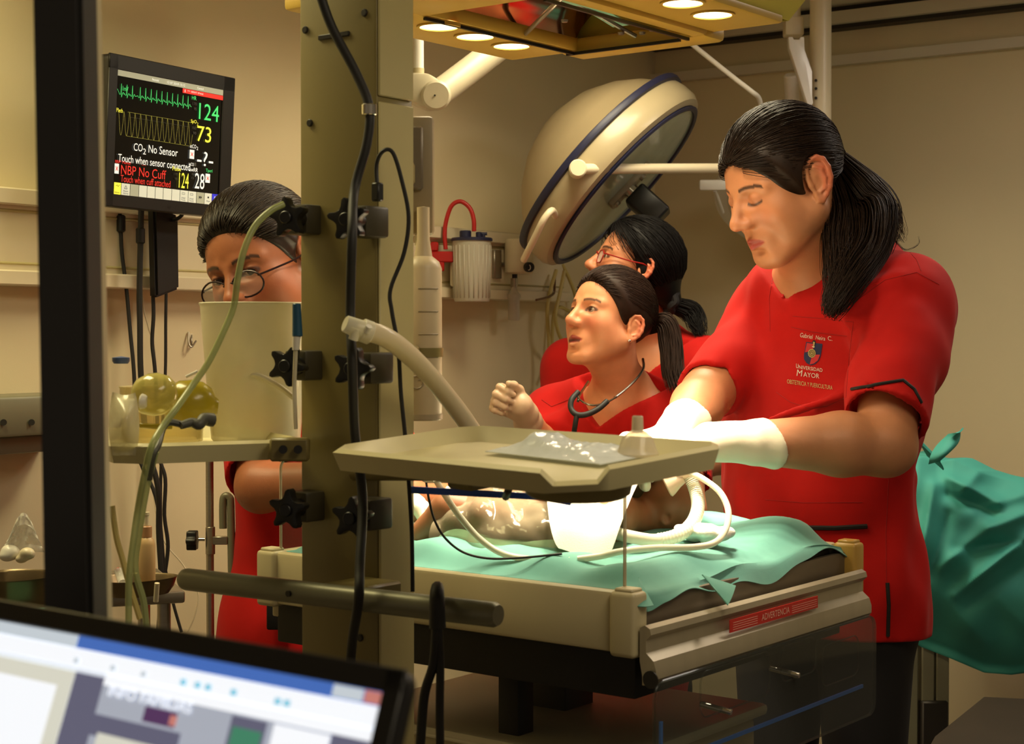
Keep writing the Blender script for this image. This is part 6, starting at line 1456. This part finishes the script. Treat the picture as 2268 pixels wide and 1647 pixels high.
    G = SDF(); hand(G, Wr, V(-.88, -.15, .42), V(.05, -1, -.05), 1, .80, (1.25, 1.35, .8), .03, .9); u = unit(Wr-Er); G.cone(Wr-u*.05, Wr+u*.02, .030, .027, .006); G.cone(Wr-u*.052, Wr-u*.046, .0325, .0325, .002); G.cone(Wr-u*.09, Wr-u*.045, .034, .027, .003, 's')
    v, q = G.mesh(*bounds([Wr, Wr+V(-.04, 0, .12), Wr-u*.06], .09), .0025); v = relax(v, q, 1, .4); link_mesh('glove', np_mesh('glove', v, q), mat('thin_latex', (204, 172, 140), .45, var=.05, sss=.1, bump=.1, bs=120), par)
    G = SDF(); hand(G, Wl, V(-.8, -.4, -.3), V(0, 0, -1), 1, .98, (.4, .4, .3)); v, q = G.mesh(*bounds([Wl, Wl+V(-.12, -.06, -.05)], .08), .003); link_mesh('glove', np_mesh('glove', v, q), m_glove, par)
    h = T[2]; legs(par, h+Lt*.08, h-Lt*.08, V(h.x+.07, h.y, .06), V(h.x-.07, h.y+.05, .06), m_red); shoes(par, (V(h.x+.07, h.y, 0), V(h.x-.07, h.y+.05, 0)), Ft)
# ------------------------------------------------------------------ woman behind with red glasses
def back_woman():
    H = Head(W(1404, 594, 4.00), FV(8, -18), math.radians(0), .98)
    par = thing('person', 'dark haired woman with red glasses standing behind the stethoscope woman', 'person', V(W(1430, 900, 4.12).x, 4.14, 0))
    Ft = V(-.62, -.78, 0).normalized(); Lt = V(.78, -.62, 0).normalized()
    N = W(1440, 730, 4.10); Sl, Sr = W(1560, 815, 4.0), W(1262, 815, 4.25); T = [W(1410, 880, 4.14), W(1410, 1060, 4.16), W(1410, 1240, 4.18)]
    El, Wl = W(1600, 1010, 3.9), W(1480, 1060, 3.75); Er, Wr = W(1225, 1010, 4.2), W(1300, 1090, 4.0)
    B_ = SDF(); head_sdf(B_, H, False, eye=.007)
    B_.cone(H.p(0, -.02, -.045), N, .047, .052, .025); B_.cone(H.p(0, .028, -.085), N+Ft*.02, .026, .036, .025); B_.cone(T[0], T[1], .148, .140, .05, flat=(Ft, .68)); B_.cone(Sl, Sr, .046, .046, .05)
    B_.chain([Sl, El, Wl], [.045, .04, .027], .02); B_.chain([Sr, Er, Wr], [.045, .04, .027], .02)
    for w, f in ((Wl, V(-1, -.4, -.2)), (Wr, V(.3, -.9, -.2))): hand(B_, w, f, V(0, 0, -1), 1, .95)
    fl, fh = bounds([H.pos], .15); v, q = B_.mesh(*bounds([Sl, Sr, El, Wl+V(-.12, -.12, 0), Er, Wr+V(.06, -.14, 0), T[0], T[1]]+[H.p(0, 0, .15)], .10), .006, (fl, fh, .0022)); v = relax(v, q, 1, .35)
    link_mesh('body', np_mesh('body', v, q, head_cols(H, v, (206, 138, 98), lip=(165, 75, 62), brow=(28, 20, 18), blush=.3)), m_skin, par)
    eyes(H, par, (0, 1, .1)); glasses(par, H, mat('red_frame', (150, 24, 22), .3), r=.0016)
    hc = SDF(); hair_cap(hc, H, .014, .088, -.004, -.085, fy=.072, ty=.000)
    tie = (0.0, -.125, -.055); hc.cone(H.p(0, -.085, -.02), H.p(0, -.12, -.052), .045, .026, .03)
    for g in (-1, 1): hc.ell(H.p(g*.070, -.015, .012), [.014*H.s, .022*H.s, .040*H.s], .012, H.R)
    v, q = hc.mesh(*bounds([H.pos], .20), .0034)
    v, q = merge([(v, q), cap_strands(H, tie, 1500, .0150, .088, -.004, .0006, 41, .072, ty=.0), tail([H.p(*tie), W(1530, 690, 4.02), W(1545, 720, 4.0), W(1556, 748, 3.98)], [.02, .03, .022, .008], 120, .0016, 42, .008)])
    link_mesh('hair', np_mesh('hair', v, q), mat('black_hair', (16, 13, 13), .55, var=.25, vs_=60, spec=.2), par)
    MB().tube([H.p(.03*math.cos(t*.5236), -.118+.004*math.sin(3*t), -.05+.026*math.sin(t*.5236)) for t in range(13)], .010, 8).build('scrunchie', mat('black_scrunchie', (18, 16, 20), .8, bump=.4, bs=120), par)
    S = SDF(); S.chain(T, [.158, .15, .165], .03, flat=(Ft, .68)); S.cone(Sl, Sr, .060, .060, .06); S.cone(W(1490, 760, 4.1), Sl, .04, .058, .05); S.cone(W(1370, 765, 4.16), Sr, .036, .056, .05); S.cone(N-ZV*.03-Ft*.02, N-ZV*.06, .065, .08, .04)
    sleeve(S, Sl, Sl.lerp(El, .75), .063, .062, El-Sl); sleeve(S, Sr, Sr.lerp(Er, .75), .063, .06, Er-Sr)
    S.disp(folds(24, .009, 6, 18)); S.half(T[2], (0, 0, -1), .003); vneck(S, W(1372, 850, 3.98), Ft, Lt, .8, .9, .12, .12); S.cone(N-ZV*.03, N+ZV*.12, .056, .062, .008, 's')
    v, q = S.mesh(*bounds([Sl, Sr, El, Er, T[0], T[2]], .2), .007); v = relax(v, q, 1, .4)
    sh = link_mesh('scrub_top', np_mesh('scrub_top', v, q), m_red, par); bv = bvh_of(sh)
    cloth_text(sh, bv, 'familia', (1412, 817, 1440, 10), .1, MATS['white_thread'] if 'white_thread' in MATS else mat('white_thread', (226, 208, 190), .7), shear=.1)
    h = T[2]; legs(par, h+Lt*.08, h-Lt*.08, V(h.x+.08, h.y, .06), V(h.x-.06, h.y+.05, .06)); shoes(par, (V(h.x+.08, h.y, 0), V(h.x-.06, h.y+.05, 0)), Ft)
# ------------------------------------------------------------------ woman with glasses behind the cup
def left_woman():
    H = Head(W(584, 588, 2.84), V(-.40, -.86, -.28), math.radians(14), 1.10)
    par = thing('person', 'dark haired woman with thin glasses half hidden behind the cup and column', 'person', V(W(680, 1000, 2.98).x, 2.98, 0))
    Ft = V(.25, -.97, 0).normalized(); Lt = V(.97, .25, 0).normalized()
    N = W(640, 800, 2.96); Sl, Sr = W(800, 880, 2.98), W(572, 905, 3.00); T = [W(705, 990, 3.02), W(700, 1180, 3.03), W(676, 1400, 3.04)]
    El, Wl = W(900, 1120, 2.86), W(1035, 1105, 2.80); Er, Wr = W(578, 1078, 2.82), W(800, 1060, 2.74)
    B_ = SDF(); head_sdf(B_, H, False, eye=.0075)
    B_.cone(H.p(0, -.02, -.045), N, .047, .053, .025); B_.cone(H.p(0, .028, -.085), N+Ft*.02, .026, .036, .025); B_.cone(T[0], T[1], .148, .140, .05, flat=(Ft, .68)); B_.cone(Sl, Sr, .046, .046, .05)
    B_.chain([Sl, El, Wl], [.046, .04, .028], .02); B_.chain([Sr, Er, Wr], [.048, .042, .029], .02)
    fl, fh = bounds([H.pos], .15); v, q = B_.mesh(*bounds([Sl, Sr, El, Wl, Er, Wr, T[0], T[1]]+[H.p(0, 0, .15)], .10), .006, (fl, fh, .0022)); v = relax(v, q, 1, .35)
    link_mesh('body', np_mesh('body', v, q, head_cols(H, v, (158, 94, 60), lip=(140, 62, 52), brow=(28, 18, 16), blush=.3)), m_skin, par)
    eyes(H, par, (-.42, 1, .0), (30, 20, 16)); glasses(par, H, mat('thin_dark_frame', (40, 22, 24), .3, metal=.4), .0285, .0195, r=.0015, z=-.008, y=.102)
    hc = SDF(); hair_cap(hc, H, .010, .078, .004, -.075); tie = (0, -.118, .02)
    v, q = hc.mesh(*bounds([H.pos], .18), .0034)
    v, q = merge([(v, q), cap_strands(H, tie, 1600, .0115, .078, .002, .0006, 51), tail([H.p(*tie), H.p(0, -.15, -.02), H.p(0, -.16, -.09), H.p(0, -.15, -.17)], [.014, .026, .024, .008], 110, .0016, 52, .006),
                  tail([H.p(.070, .03, .012), H.p(.073, .03, -.012), H.p(.068, .04, -.036)], [.003, .004, .002], 14, .0007, 53, .003)])
    link_mesh('hair', np_mesh('hair', v, q), mat('dark_hair', (38, 27, 19), .36, var=.3, vs_=60, spec=.4), par)
    S = SDF(); S.chain(T+[W(668, 1470, 3.05)], [.155, .135, .155, .165], .03, flat=(Ft, .68)); S.cone(Sl, Sr, .06, .06, .06); S.cone(N-ZV*.05, Sl, .05, .056, .05); S.cone(N-ZV*.05, Sr, .05, .056, .05)
    sleeve(S, Sl, Sl.lerp(El, .7), .063, .06, El-Sl); sleeve(S, Sr, Sr.lerp(Er, .88), .063, .064, Er-Sr)
    S.disp(folds(34, .010, 6, 18)); S.half(W(660, 1500, 3.0), (0, 0, -1), .003); vneck(S, N+Ft*.12-ZV*.10, Ft, Lt, .9, .9, .12, .12); S.cone(N-ZV*.03, N+ZV*.12, .056, .062, .008, 's')
    v, q = S.mesh(*bounds([Sl, Sr, El, Er, T[0], W(660, 1500, 3.0)], .22), .0065); v = relax(v, q, 1, .4)
    sh = link_mesh('scrub_top', np_mesh('scrub_top', v, q), m_red, par)
    c = W(628, 1360, 2.90); MB().box(c, (.06, .012, .055), None, .004, 2).build('dark_pouch', m_black, par)
    for w, f in ((Wl, V(1, -.25, -.35)), (Wr, V(1, -.2, -.3))):
        G = SDF(); hand(G, w, f, V(0, 0, -1), -1, .98, (.35, .4, .3)); v, q = G.mesh(*bounds([w, w+unit(f)*.15], .08), .003); link_mesh('glove', np_mesh('glove', v, q), m_glove, par)
    h = T[2]-ZV*.06; legs(par, h+Lt*.055, h-Lt*.055, V(h.x+.09, h.y, .06), V(h.x-.07, h.y+.05, .06)); shoes(par, (V(h.x+.09, h.y, 0), V(h.x-.07, h.y+.05, 0)), Ft)
middle_woman(); back_woman(); left_woman()
